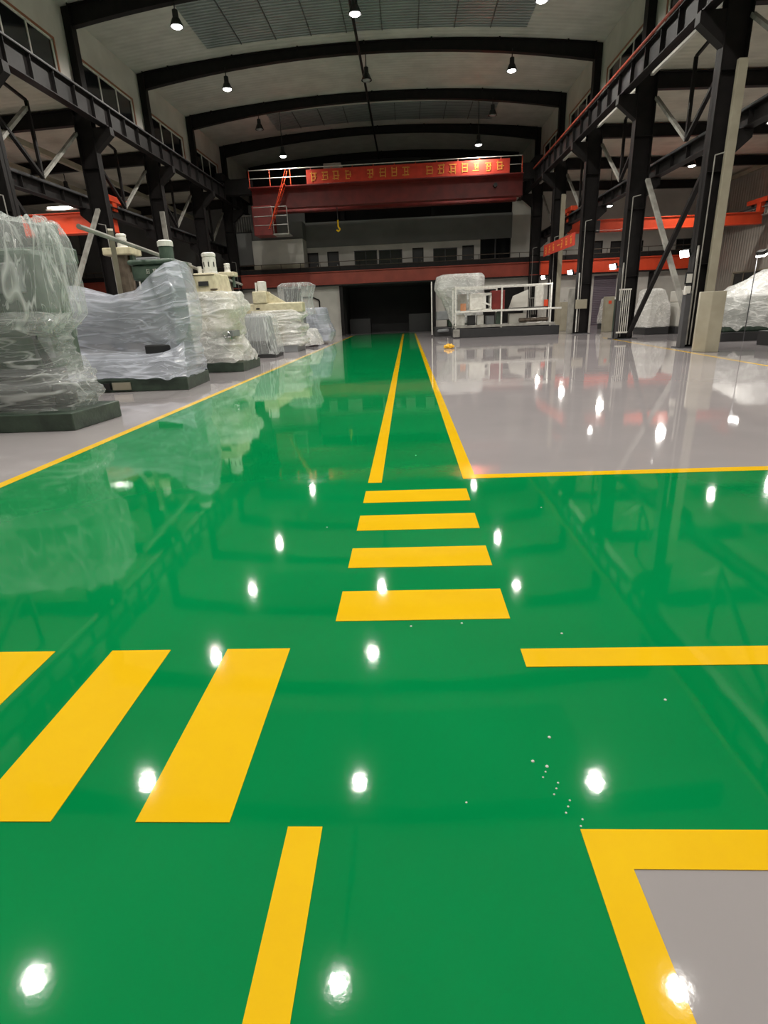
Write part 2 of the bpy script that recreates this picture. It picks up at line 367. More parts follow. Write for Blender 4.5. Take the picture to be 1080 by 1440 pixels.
# roof beams across the hall
for k, y in enumerate(FR):
    b = MB(); n = 20
    for i in range(n):
        a, c = lerp(XL+.27, XR-.27, i/n), lerp(XL+.27, XR-.27, (i+1)/n)
        hd = lambda x: .38+.26*abs((x-XM)/(XR-XM))**2
        for (w_, dz0, dz1) in ((.02, None, -.02), (.26, 'b', None), (.26, 't', None)):
            if dz0 is None: z = lambda x: (ARCH(x)-hd(x), ARCH(x)-.02)
            elif dz0 == 'b': z = lambda x: (ARCH(x)-hd(x)-.03, ARCH(x)-hd(x))
            else: z = lambda x: (ARCH(x)-.03, ARCH(x))
            (a0, a1), (c0, c1) = z(a), z(c)
            b.prism([(a, y-w_/2, a0), (a, y+w_/2, a0), (a, y+w_/2, a1), (a, y-w_/2, a1)], [(c, y-w_/2, c0), (c, y+w_/2, c0), (c, y+w_/2, c1), (c, y-w_/2, c1)])
    r = thing('roof_beam', (XM, y, 12), 'arched dark steel roof beam spanning the main hall' + (', %s of those seen from the camera' % ORD[k-4] if k >= 4 else ', nearly overhead'), 'roof beam', 'arched roof beams')
    b.build('beam', 'steel', r)
    xs_ = [lerp(XL+1.5, XR-1.5, i/6) for i in range(7)]
    reps('purlin_clip', box(xs_[0]-.03, xs_[0]+.03, y-.2, y-.13, ARCH(xs_[0])-.12, ARCH(xs_[0])+.015), 'steel', r, [(x-xs_[0], 0, ARCH(x)-ARCH(xs_[0])) for x in xs_])
# side-bay beams
for sd in (1, -1):
    for k, y in enumerate(FR[2:]):
        xa, xb = (XR+.36, 21.2) if sd > 0 else (XL-.36, -24.4)
        za, zb = 9.2, 8.8
        b = MB()
        b.prism([(xa, y-.01, za), (xa, y+.01, za), (xa, y+.01, za-.5), (xa, y-.01, za-.5)], [(xb, y-.01, zb), (xb, y+.01, zb), (xb, y+.01, zb-.42), (xb, y-.01, zb-.42)])
        for dz, dq in ((0, 0), (-.5, -.42)):
            b.prism([(xa, y-.12, za+dz), (xa, y+.12, za+dz), (xa, y+.12, za+dz-.03), (xa, y-.12, za+dz-.03)], [(xb, y-.12, zb+dq), (xb, y+.12, zb+dq), (xb, y+.12, zb+dq-.03), (xb, y-.12, zb+dq-.03)])
        tag(b.build('bay_beam', 'steel', org=(xa, y, 9)), 'dark steel beam under the low ceiling of the %s side bay' % side[sd], 'roof beam', 'low beams of the %s side bay' % side[sd])
# longitudinal crane girders
def girder(xc, z0, z1, y0, y1, name, label, m='steel', wd=.32, rail=True):
    r = thing(name, (xc, y0, z0), label, 'girder')
    b = MB(); b.box(xc-wd/2, xc+wd/2, y0, y1, z0, z0+.03); b.box(xc-wd/2, xc+wd/2, y0, y1, z1-.03, z1); b.box(xc-.012, xc+.012, y0, y1, z0, z1)
    b.build('beam', m, r)
    reps('stiffener', box(xc-wd/2+.03, xc+wd/2-.03, y0+.29, y0+.31, z0+.03, z1-.03), m, r, [(0, 1.2*q, 0) for q in range(int((y1-y0-.3)/1.2)+1)])
    if rail: box(xc-.04, xc+.04, y0, y1, z1, z1+.12).build('crane_rail', 'steel2', r)
    return r
girder(8.12, 8.56, 9.3, 3, 46, 'crane_girder', 'deep dark crane girder along the top of the right column row, carrying an orange-red bar')
girder(-11.4, 8.56, 9.3, 3, 46, 'crane_girder', 'deep dark crane girder along the top of the left column row under the high windows')
tag(MB().tube((7.93, 3, 9.36), (7.93, 45, 9.36), .045, 8).build('power_bar', 'redbeam', org=(7.93, 3, 9.36)), 'orange-red power bar running along the right crane girder', 'power bar')
girder(9.58, 5.83, 6.28, 6, 44, 'bay_girder', 'dark girder on the far side of the right columns at mid height')
girder(-12.88, 5.83, 6.28, 6, 44, 'bay_girder', 'dark girder behind the left columns at mid height')
girder(20.6, 5.83, 6.28, 6, 44, 'bay_girder', 'girder along the outer wall of the right side bay', 'ltsteel')
girder(-23.8, 5.83, 6.28, 6, 44, 'bay_girder', 'girder along the outer wall of the left side bay', 'ltsteel')
for x, z, lab in ((20.9, 8.5, 'tan eave beam high on the outer side of the right bay'), (15.2, 8.55, 'tan purlin running down the middle of the right bay ceiling'), (-18.4, 8.55, 'pale purlin running down the middle of the left bay ceiling'), (-15.2, 8.3, 'pale grey duct hung under the left bay ceiling')):
    tag(box(x-.09, x+.09, 4, 49, z, z+.22).build('longitudinal_beam', 'beige', org=(x, 4, z)), lab, 'beam')
# bracing trusses between the two girders, one set per bay
for sd in (1, -1):
    x = XR+.3 if sd > 0 else XL-.3
    for k, y in enumerate([12.6]+D[:-1]):
        ym = y+3.0
        r = thing('truss_bracing', (x, ym, 6.3), 'dark V-shaped bracing between upper and lower girders, %s bay of the %s column row' % (ORD[k], side[sd]), 'bracing', 'girder bracing')
        MB().bar((x+.05*sd, ym, 6.3), (x+.05*sd, ym, 8.6), .1, .1).build('strut', 'steel', r)
        MB().bar((x+.05*sd, y+.1, 8.5), (x+.05*sd, ym, 6.35), .12, .1).build('diagonal', 'steel', r)
        MB().bar((x+.05*sd, y+5.9, 8.4), (x+.05*sd, ym, 6.35), .12, .1).build('diagonal', 'ltsteel', r)
        MB().bar((x+.05*sd, ym, 8.6), (x+.05*sd, y+.2, 9.0), .08, .08).build('upper_diagonal', 'steel', r)
for x, sd in ((XR+.12, 1), (XL-.1, -1)):
    y0 = 18.9
    r = thing('cross_bracing', (x, y0, 0), 'X-shaped steel bracing between the two nearest %s columns' % side[sd], 'bracing')
    MB().bar((x, y0+5.4, .1), (x, y0+.1, 5.6), .14, .12).build('diagonal', 'steel', r)
    tag(MB().bar((x+.14, y0+.9, .9), (x+.14, y0+5.4, 5.75), .16, .1).build('diagonal', 'ltsteel', r), 'pale grey diagonal bar')
# ridge pipe
tag(MB().tube((-1.85, 1, 12.42), (-1.85, 48.4, 12.42), .06, 8).build('ridge_pipe', 'steel', org=(-1.85, 1, 12.42)), 'dark pipe running under the ceiling ridge through the roof beams', 'pipe')
# rooflights
def rooflight(y0, y1, x0, x1, label):
    r = thing('rooflight', ((x0+x1)/2, y0, 12.5), label, 'rooflight', 'frosted rooflights')
    b = MB(); n = 12
    for i in range(n):
        a, c = lerp(x0, x1, i/n), lerp(x0, x1, (i+1)/n)
        q = lambda x, y: (x, y, ARCH(x)-.01)
        p = lambda x, y: (x, y, ARCH(x)+.03)
        b.prism([q(a, y0), q(c, y0), q(c, y1), q(a, y1)], [p(a, y0), p(c, y0), p(c, y1), p(a, y1)])
    b.build('panel', 'skylight', r)
    xs_ = [lerp(x0, x1, i/9) for i in range(1, 9)]
    reps('seam', box(xs_[0]-.02, xs_[0]+.02, y0, y1, ARCH(xs_[0])-.05, ARCH(xs_[0])-.012), 'steel2', r, [(x-xs_[0], 0, ARCH(x)-ARCH(xs_[0])) for x in xs_])
rooflight(25.1, 29.5, -8.5, 5.4, 'wide frosted rooflight panel at the top of the photo between the nearest roof beams')
rooflight(38.4, 41.4, -8, 5.6, 'small dim frosted rooflight panel above the red crane')
rooflight(13.2, 17.4, -8.5, 5.4, 'frosted rooflight panel overhead, out of the frame')

# ------------------------------------------------------------------ lamps
def spot(name, loc, power, size, radius, parent, direction=(0, 0, -1), blend=.6, c=(1, .96, .88)):
    l = bpy.data.lights.new(name, 'SPOT'); l.energy = power; l.spot_size = R(size); l.spot_blend = blend; l.shadow_soft_size = radius; l.color = c
    o = bpy.data.objects.new(name, l); col.objects.link(o); o.parent = parent
    o.location = Vector(loc)-Vector(parent.location); o.rotation_euler = Vector(direction).to_track_quat('-Z', 'Y').to_euler()
    return o
def highbay(x, y, z, lit, label, power=None, top=None, group='high-bay lamps of the main hall', size=168):
    top = top or (ARCH(x)-.05)
    r = thing('high_bay_lamp', (x, y, z), label, 'lamp', group)
    MB().tube((x, y, z+.3), (x, y, top), .022, 8).build('stem', 'black', r)
    MB().lathe((x, y, z), [(.07, .52), (.10, .50), (.11, .28), (.14, .24), (.24, .02), (.25, 0), (.235, 0), (.22, .03)][::-1], 20).build('housing', 'black', r, smooth=False)
    MB().lathe((x, y, z), [(.05, -.05), (.13, -.035), (.185, 0), (.185, .025)], 20).build('glass', 'lamp' if lit else 'deadlamp', r, smooth=True)
    if lit: spot('light_source', (x, y, z-.07), power or HALL_W, size, .11, r)
    return r
HB = []
for k_, y in enumerate((7.3, 12.5, 18.9, 24.6, 30.6, 36.6, 1.4)):
    HB += [(-8.1, y, 0 if k_ == 5 else 1), (5.0, y, 0 if k_ in (2, 5) else 1)]
    if k_ != 5: HB.append((-1.75 if y < 20 else -1.6, y, 0 if k_ == 4 else 1))
labs = {(-8.1, 24.6): 'lit high-bay lamp at top left, nearest of the left-hand lamps in view', (-1.6, 24.6): 'lit high-bay lamp at top centre just left of the ridge', (5.0, 24.6): 'lit high-bay lamp cut by the top edge at right of centre',
        (-8.1, 30.6): 'lit high-bay lamp on the left in the second row from the top', (-1.6, 30.6): 'unlit lamp hanging from the ridge between two lit ones', (5.0, 30.6): 'lit high-bay lamp on the right in the second row from the top',
        (-8.1, 36.6): 'unlit dark high-bay lamp on the left in the third row', (5.0, 36.6): 'unlit dark high-bay lamp on the right in the third row'}
for x, y, lit in HB:
    highbay(x, y, 11.5, lit, labs.get((x, y), ('lit' if lit else 'unlit')+' high-bay lamp overhead, above the top edge of the photo'), HALL_W*(.35 if y < 2 else .72 if y < 8 else .8), top=ARCH(x)-.35 if y in (24.6, 30.6, 36.6) else ARCH(x)+.03)
highbay(-7.2, 38.2, 10.5, 1, 'small lit high-bay lamp above the left end of the red crane', HALL_W*.5, ARCH(-7.2)+.03)
highbay(4.43, 38.2, 10.5, 1, 'small lit high-bay lamp above the banner on the red crane', HALL_W*.5, ARCH(4.43)+.03)
for x, y, lab in ((15.75, 35.6, 'lamp under the low ceiling seen between the two nearest right columns'), (15.6, 28.2, 'lamp at the right edge of the photo under the side bay ceiling'), (12.9, 40, 'small distant lamp low in the right side bay'), (15.6, 20, 'unseen lamp added to light the side bay, outside the right edge'), (15.6, 11, 'nearest unseen lamp added to light the right side bay')):  # last two lamps are unseen, added to light the bay
    highbay(x, y, 8.3 if y != 40 else 7.2, 1, lab, BAY_W if y != 40 else BAY_W*.4, 9.27-.4*(x-9.28)/12.1+.02, 'lamps of the right side bay')
for y in (9, 17, 25, 33):
    highbay(-18, y, 8.2, 1, 'lamp under the low ceiling of the left side bay', BAY_W*.55, 9.08, 'lamps of the left side bay')
def floodlight(x, y, z, label, power, aim=(-.75, -.45, -.35), base=None):
    r = thing('floodlight', (x, y, z), label, 'floodlight', 'floodlights on the right columns')
    d = Vector(aim).normalized()
    a = Vector((x, y, z))
    MB().bar(a-d*.12, a, .26, .2).build('housing', 'black', r, .01)
    MB().bar(a, a+d*.05, .25, .19).build('glass', 'flood', r)
    MB().bar(a-d*.1, base or (8.6, y, z-.05), .04, .04).build('arm', 'steel2', r)
    spot('light_source', tuple(a+d*.12), power, 150, .09, r, d)
    return r
floodlight(8.33, 18.55, 2.71, 'brightest white floodlight glaring beside the nearest right column', FLOOD_W)
floodlight(8.29, 24.6, 2.79, 'white floodlight beside the second right column above the tube rack', FLOOD_W)
floodlight(8.22, 30.6, 2.96, 'white floodlight beside the third right column, left of it', FLOOD_W*.7)
floodlight(8.25, 36.6, 3.06, 'farthest white floodlight, above the right end of the white frame', FLOOD_W*.7)
floodlight(8.33, 12.6, 2.71, 'floodlight just outside the right edge, seen as a white glare in the green floor', FLOOD_W, base=(8.33, 12.75, 2.66))
floodlight(11.35, 19.9, 2.68, 'white floodlight above the draped machine at the right edge', FLOOD_W*.5, aim=(.35, .2, -.9), base=(11.35, 20.1, 2.7))
tag(MB().tube((11.35, 20.12, 0), (11.35, 20.12, 2.75), .015, 8).build('lamp_post', 'steel2', org=(11.35, 20.12, 0)), 'thin grey post carrying the floodlight at the right edge', 'post')
tag(MB().tube((8.33, 12.8, 0), (8.33, 12.8, 2.75), .04, 8).build('lamp_post', 'steel2', org=(8.33, 12.8, 0)), 'thin grey post outside the right edge of the photo', 'post')

# ------------------------------------------------------------------ two-storey office block and gallery at the back
YB, YW = 43.2, 45.0
b = MB()     # ground-floor wall with opening and doors
b.box(-24.4, -4.75, YB, YB+.2, 0, 3.5); b.box(1.95, 13.3, YB, YB+.2, 0, 3.5); b.box(14.9, 21.3, YB, YB+.2, 0, 3.5); b.box(13.3, 14.9, YB, YB+.2, 3.3, 3.5)
struct(b.build('wall_ground_floor', 'wall'))
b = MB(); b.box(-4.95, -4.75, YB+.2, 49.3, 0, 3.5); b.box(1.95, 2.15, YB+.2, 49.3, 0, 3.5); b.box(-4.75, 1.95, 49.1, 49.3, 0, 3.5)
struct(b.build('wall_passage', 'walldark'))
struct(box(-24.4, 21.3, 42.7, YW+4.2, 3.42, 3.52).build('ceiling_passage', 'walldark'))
struct(box(-4.75, 1.95, YB+.2, 49.2, -.05, .001).build('floor_passage', 'grey'))
tag(box(-4.55, -2.9, 46, 47, 0, 1.1).build('crate', 'black', org=(-4, 46, 0), bevel=.02), 'dark crate in the left corner of the dim passage', 'crate')
tag(box(.1, 1.8, 45, 46.4, 0, 1.3).build('crate', 'black', org=(1, 45, 0), bevel=.02), 'dark crate in the right corner of the dim passage', 'crate')
wn[0] += 1
dr = thing('door_1', (14.1, YB+.1, 0), None, None, kind='structure')
box(13.3, 14.9, YB+.05, YB+.12, 0, 3.3).build('roller_shutter', 'roller', dr)
for x0, x1, m, lab in ((-10.6, 9.4, 'redbeam', 'long red gallery edge beam across the back of the main hall, colour darkened for dim light'), (9.4, 21.2, 'orange', 'gallery edge beam across the back of the right bay, lit look painted in as orange-red'), (-24.3, -10.6, 'redbeam', 'gallery edge beam at the back of the left bay')):  # same red band; the right bay's stronger light is put into its brighter colour
    r = thing('gallery_beam', (x0, 42.7, 3.5), lab, 'edge beam')
    b = MB(); b.box(x0, x1, 42.7, 42.75, 3.55, 4.35); b.box(x0, x1, 42.58, 42.86, 3.5, 3.56); b.box(x0, x1, 42.58, 42.86, 4.32, 4.38); b.build('beam', m, r)
    reps('railing_post', MB().tube((x0+.3, 42.72, 4.38), (x0+.3, 42.72, 5.0), .02, 6), 'steel', r, [(1.4*q, 0, 0) for q in range(int((x1-x0-.3)/1.4)+1)])
    b = MB(); b.tube((x0, 42.72, 5.0), (x1, 42.72, 5.0), .025, 6); b.tube((x0, 42.72, 4.7), (x1, 42.72, 4.7), .018, 6); b.build('handrail', 'yellowdull' if 0 else 'brown', r)
    box(x0, x1, 42.74, 42.76, 4.38, 4.72).build('toe_panel', 'steel', r)
struct(box(-24.4, 21.3, 42.76, YW, 3.9, 3.96).build('floor_gallery', 'wallgrey'))
# upper-floor wall with doors and windows
ops = [(-7.33, -6.5, 3.96, 5.85, 'd'), (-5.83, -4.98, 3.96, 5.88, 'd'), (-3.82, -2.12, 4.86, 5.85, 'w'), (-2.0, -.27, 4.86, 5.82, 'w'), (.49, 1.3, 3.96, 5.85, 'd'), (2.01, 3.78, 4.79, 5.75, 'w'), (4.14, 5.0, 3.96, 5.84, 'd'), (5.45, 7.65, 3.96, 6.3, 'g'),
       (13.57, 14.28, 3.96, 5.72, 'd'), (14.84, 15.64, 3.96, 5.65, 'd'), (16.76, 17.16, 3.96, 5.6, 'd'), (19.48, 20.57, 4.84, 5.6, 'w')]
b = MB(); x = -7.4
for x0, x1, z0, z1, k in ops:
    b.box(x, x0, YW, YW+.2, 3.96, 6.3); b.box(x0, x1, YW, YW+.2, z1, 6.3+.001)
    if z0 > 4: b.box(x0, x1, YW, YW+.2, 3.96, z0)
    x = x1
b.box(x, 21.3, YW, YW+.2, 3.96, 6.3)
struct(b.build('wall_gallery', 'wall'))
struct(box(-7.3, 7.7, YW-.12, YW+.2, 6.2, 7.85).build('wall_parapet', 'wallgrey'))
struct(box(7.7, 21.3, YW, YW+.2, 6.3, 9.2).build('wall_bay_upper', 'wall'))
struct(box(-24.4, -7.3, YW, YW+.2, 3.96, 9.2).build('wall_upper_left', 'wallgrey'))
nd = 1
for x0, x1, z0, z1, k in ops:
    if k == 'w':
        wn[0] += 1; r = thing('window_%d' % wn[0], (x0, YW, z0), None, None, kind='structure')
        box(x0, x1, YW+.08, YW+.12, z0, z1).build('window_pane', 'pane', r)
        b = MB(); b.box(x0, x1, YW-.02, YW+.06, z0, z0+.05); b.box(x0, x1, YW-.02, YW+.06, z1-.05, z1); b.box(x0, x0+.05, YW-.02, YW+.06, z0, z1); b.box(x1-.05, x1, YW-.02, YW+.06, z0, z1); b.box((x0+x1)/2-.02, (x0+x1)/2+.02, YW-.02, YW+.06, z0, z1)
        b.build('window_frame', 'steel2', r)
    else:
        nd += 1; r = thing('door_%d' % nd, (x0, YW, z0), None, None, kind='structure')
        box(x0, x1, YW+.08, YW+.13, z0, z1).build('door_leaf', 'pane' if k == 'g' else 'black', r)
        b = MB(); b.box(x0, x1, YW-.02, YW+.07, z1-.06, z1); b.box(x0, x0+.05, YW-.02, YW+.07, z0, z1); b.box(x1-.05, x1, YW-.02, YW+.07, z0, z1); b.build('door_frame', 'steel', r)
        if k == 'g': box((x0+x1)/2-.04, (x0+x1)/2+.04, YW, YW+.1, z0, z1).build('mullion', 'steel2', r)
        else: MB().tube((x1-.14, YW+.02, z0+1), (x1-.14, YW+.09, z0+1), .03, 8).build('door_handle', 'chrome', r)
# rendered room block at the left end of the gallery
r = thing('site_office', (-9.4, 43.4, 4.4), 'white-panelled room block jutting over the left end of the gallery', 'room block')
box(-10.95, -7.3, 43.3, 45, 4.75, 6.65).build('body', 'wall', r, .02)
box(-10.95, -7.3, 43.27, 43.3, 4.75, 5.05).build('skirting', 'beige', r)
box(-12.5, -10.97, 43.5, 45, 5.1, 7.2).build('side_wing', 'wallgrey', r, .02)
box(-10.95, -7.3, 43.6, 45, 6.65, 7.8).build('upper_panel', 'wallgrey', r)
r = thing('cage', (-11.6, 43.6, 7.2), 'small grey barred cage on the wing left of the room block', 'cage')
reps('bar', MB().tube((-12.3, 43.6, 7.22), (-12.3, 43.6, 8.3), .02, 6), 'ltsteel', r, [(q*.17, 0, 0) for q in range(9)]); b = MB()
b.box(-12.33, -10.9, 43.55, 43.65, 8.28, 8.34); b.build('top_bar', 'ltsteel', r)
box(-12.35, -10.9, 43.5, 44.6, 7.2, 7.27).build('tray', 'black', r)
# posts under and above the gallery
for x, z1, lab in ((-4.75, 3.5, 'slim dark post left of the dim passage'), (1.95, 3.5, 'slim dark post right of the dim passage'), (17.2, 3.5, 'dark post under the orange gallery beam in the right bay'), (21.0, 3.5, 'dark post at the right end of the orange gallery beam')):
    tag(box(x-.12, x+.12, 42.9, 43.18, 0, z1).build('gallery_post', 'steel', org=(x, 43, 0)), lab, 'post')
for x in (-4.9, 2.2):
    tag(box(x-.15, x+.15, 48.9, 49.25, 7.5, 12.4).build('wall_post', 'black', org=(x, 49, 7.5)), 'dark upright against the back wall %s the crane centre' % ('left of' if x < 0 else 'right of'), 'post')
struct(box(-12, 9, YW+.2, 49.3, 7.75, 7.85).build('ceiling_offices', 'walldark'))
b = MB(); b.box(5.2, 8.4, YB-.06, YB-.01, 0, 2.9)
tag(b.build('dark_sheet', 'steel', org=(6.8, YB, 0)), 'dark panel against the back wall behind the white framed rig', 'panel')
tag(MB().path([(-6.4, 43.05, .4), (-6.4, 43.05, 2.5), (-6.9, 43.05, 2.75), (-8.2, 43.05, 2.75)], .05, 8).build('wall_pipe', 'steel', org=(-6.4, 43, .4)), 'dark bent pipe on the pale wall left of the passage', 'pipe')

# ------------------------------------------------------------------ overhead cranes
def glyph(b, x, z, s, y, seed, slope=0):
    rr = random.Random(seed); q = .09*s
    for k in range(3): 
        zz = z+s*(.12+.34*k)+rr.uniform(-.05, .05)*s; a, c = sorted((rr.uniform(0, .3), rr.uniform(.65, 1))); b.box(x+a*s*.85, x+c*s*.85, y-.012, y, zz, zz+q)
    for k in range(2):
        xx = x+s*.85*(.15+.5*k)+rr.uniform(0, .15)*s; a, c = sorted((rr.uniform(0, .35), rr.uniform(.65, 1))); b.box(xx, xx+q, y-.012, y, z+a*s, z+c*s)
CY = 39.3
r = thing('overhead_crane', (-1.6, CY, 8), 'big dark red overhead travelling crane spanning the back of the main hall', 'crane')
b = MB(); b.box(-9.6, 7.3, CY, CY+.05, 8.0, 9.0); b.box(-9.6, 7.3, CY+.55, CY+.6, 8.0, 9.0); b.box(-9.6, 7.3, CY-.04, CY+.64, 7.96, 8.02); b.box(-9.6, 7.3, CY-.04, CY+.64, 8.98, 9.04)
b.build('main_girder', 'red', r)
b = MB(); b.box(-9.6, 7.3, CY+1.9, CY+2.4, 8.0, 9.0); b.build('rear_girder', 'red', r)
for x0, x1 in ((-11.75, -9.6), (7.3, 8.4)):
    box(x0, x1, CY-.3, CY+3.0, 8.95 if x1 < 0 else 8.9, 9.25 if x1 < 0 else 9.2).build('end_carriage', 'red', r, .02) if 0 else None
for x in (-11.4, 8.12):
    e = box(x-.22, x+.22, CY-.6, CY+3.2, 9.55, 9.95).build('end_carriage', 'steel', r, .02)
    for yy in (CY-.1, CY+2.6): MB().tube((x-.1, yy, 9.56), (x+.1, yy, 9.56), .14, 16).build('wheel', 'black', e)
box(-11.5, -9.6, CY, CY+.6, 8.85, 9.7).build('girder_end', 'steel', r); box(7.3, 8.25, CY, CY+.6, 8.85, 9.7).build('girder_end', 'steel', r)
reps('railing_post', MB().tube((-9.5, CY-.72, 9.04), (-9.5, CY-.72, 9.95), .02, 6), 'orange', r, [(16.6/13*q, 0, 0) for q in range(14)])
MB().tube((-9.5, CY-.72, 9.95), (7.1, CY-.72, 9.95), .025, 8).build('handrail', 'white', r)
MB().tube((-9.5, CY-.72, 9.5), (7.1, CY-.72, 9.5), .018, 8).build('mid_rail', 'white', r)
box(-9.6, 7.2, CY-.78, CY, 9.0, 9.05).build('walkway', 'red', r)
tr = box(-5.0, -3.9, CY+.3, CY+2.3, 9.15, 10.35).build('hoist_trolley', 'wall', r, .03)
MB().tube((-4.4, CY+1.2, 6.6), (-4.4, CY+1.2, 9.1), .03, 8).build('hoist_rope', 'steel2', tr)
MB().path([(-4.4, CY+1.2, 7.3), (-4.4, CY+1.2, 6.9), (-4.28, CY+1.2, 6.75), (-4.4, CY+1.2, 6.62), (-4.52, CY+1.2, 6.72)], .05, 8).build('hook', 'yellow', tr)
cab = MB(); cab.box(-9.5, -8.3, CY-.9, CY+.4, 6.35, 8.0); cab.build('cab', 'red', r, .03)
b = MB(); b.box(-8.3, -7.3, CY-.85, CY+.3, 6.35, 6.42)
for x, y in ((-8.25, CY-.82), (-7.33, CY-.82)):
    b.tube((x, y, 6.4), (x, y, 7.9), .025, 6)
for z in (6.9, 7.4, 7.9): b.tube((-9.4, CY-.93, z), (-7.33, CY-.93, z), .02, 6)
b.build('cab_platform', 'ltsteel', r)
b = MB()
for dy in (-.95, -.45):
    b.tube((-8.5, CY+dy, 6.7), (-7.35, CY+dy, 9.1), .03, 6); b.tube((-8.2, CY+dy, 7.4), (-7.15, CY+dy, 9.9), .02, 6)
for q in range(9):
    t_ = q/8; b.bar((lerp(-8.5, -7.35, t_), CY-.95, lerp(6.7, 9.1, t_)), (lerp(-8.5, -7.35, t_), CY-.45, lerp(6.7, 9.1, t_)), .16, .02)
b.build('stair', 'orange', r)
MB().tube((5.6, CY-.3, 8.55), (5.6, CY-.02, 8.55), .12, 10).build('drive_motor', 'black', r)
bn = thing('crane_banner', (-.1, CY-.76, 9.1), 'long red slogan banner with blurred yellow lettering hung on the crane railing', 'banner')
box(-5.95, 6.35, CY-.775, CY-.755, 9.06, 9.82).build('cloth', 'banner', bn)
for i in range(17):
    if i in (4, 9): continue
    b = MB(); glyph(b, -5.75+i*.705, 9.16, .56, CY-.776, 40+i); b.build('character', 'bannertxt', bn)
# right bay crane and left bay crane
def bay_crane(x0, x1, y, z0, z1, label, lampx=None):
    r = thing('bay_crane', ((x0+x1)/2, y, z0), label, 'crane')
    b = MB(); b.box(x0, x1, y, y+.4, z0, z1); b.box(x0, x1, y-.05, y+.45, z0-.03, z0+.02); b.box(x0, x1, y-.05, y+.45, z1-.02, z1+.03); b.build('main_girder', 'orange', r, .01)
    for x in (x0+.05, x1-.05):
        e = box(x-.2, x+.2, y-.6, y+1.4, 6.5, 6.75).build('end_carriage', 'orange', r, .02)
        box(x-.16, x+.16, y, y+.4, z1, 6.5).build('hanger', 'orange', e) if z1 < 6.5 else None
        for yy in (y-.35, y+1.1): MB().tube((x-.06, yy, 6.51), (x+.06, yy, 6.51), .1, 12).build('wheel', 'black', e)
    xm = lerp(x0, x1, .12); h_ = box(xm-.35, xm+.35, y-.35, y-.06, z0-.1, z1-.05).build('hoist', 'mdark', r, .03)
    MB().tube((xm, y-.2, z0-1.0), (xm, y-.2, z0-.1), .02, 6).build('hoist_rope', 'black', h_)
    return r
bay_crane(9.62, 20.55, 36.6, 5.42, 6.0, 'bright orange-red crane girder spanning the right side bay')
bay_crane(-23.7, -12.92, 27.0, 5.35, 6.15, 'orange-red crane girder low in the left side bay behind the machines')
r = thing('tube_lamp', (-14.9, 26.6, 6.45), 'lit strip lamp on top of the orange crane in the left bay', 'lamp')
box(-15.6, -14.2, 26.55, 26.7, 6.22, 6.28).build('housing', 'white', r); MB().tube((-15.55, 26.62, 6.33), (-14.25, 26.62, 6.33), .04, 8).build('glass_tube', 'screen', r)
l = spot('light_source', (-14.9, 26.45, 6.38), 120, 160, .1, r, (0, .3, -1))
bn = thing('column_banner', (8.6, 35, 4.3), 'short sloping red banner with yellow lettering strung between the third and fourth right columns', 'banner')
b = MB(); b.prism([(8.50, 31.2, 4.25), (8.52, 31.2, 4.25), (8.52, 31.2, 4.85), (8.50, 31.2, 4.85)], [(8.50, 38.0, 4.3), (8.52, 38.0, 4.3), (8.52, 38.0, 4.92), (8.50, 38.0, 4.92)]); b.build('cloth', 'banner', bn)
def yglyph(b, y, z, s, x, seed):
    g = MB(); glyph(g, 0, 0, s, 0, seed)
    b.add([(x+v[1], y-v[0], z+v[2]) for v in g.v], g.f)
for i in range(7):
    b = MB()
    if i == 3: b.box(8.49, 8.5, 34.2, 34.7, 4.56, 4.62)
    else: yglyph(b, 37.6-i*.92, 4.36, .44, 8.50, 90+i)
    b.build('character', 'bannertxt', bn)
tag(MB().path([(9.2, 30.6, 4.8), (11.2, 33, 5.05), (13.2, 36.4, 5.6)], .012, 6).build('wire', 'ltsteel', org=(9.2, 30.6, 4.8)), 'thin pale wire sagging from the third right column into the bay', 'wire')

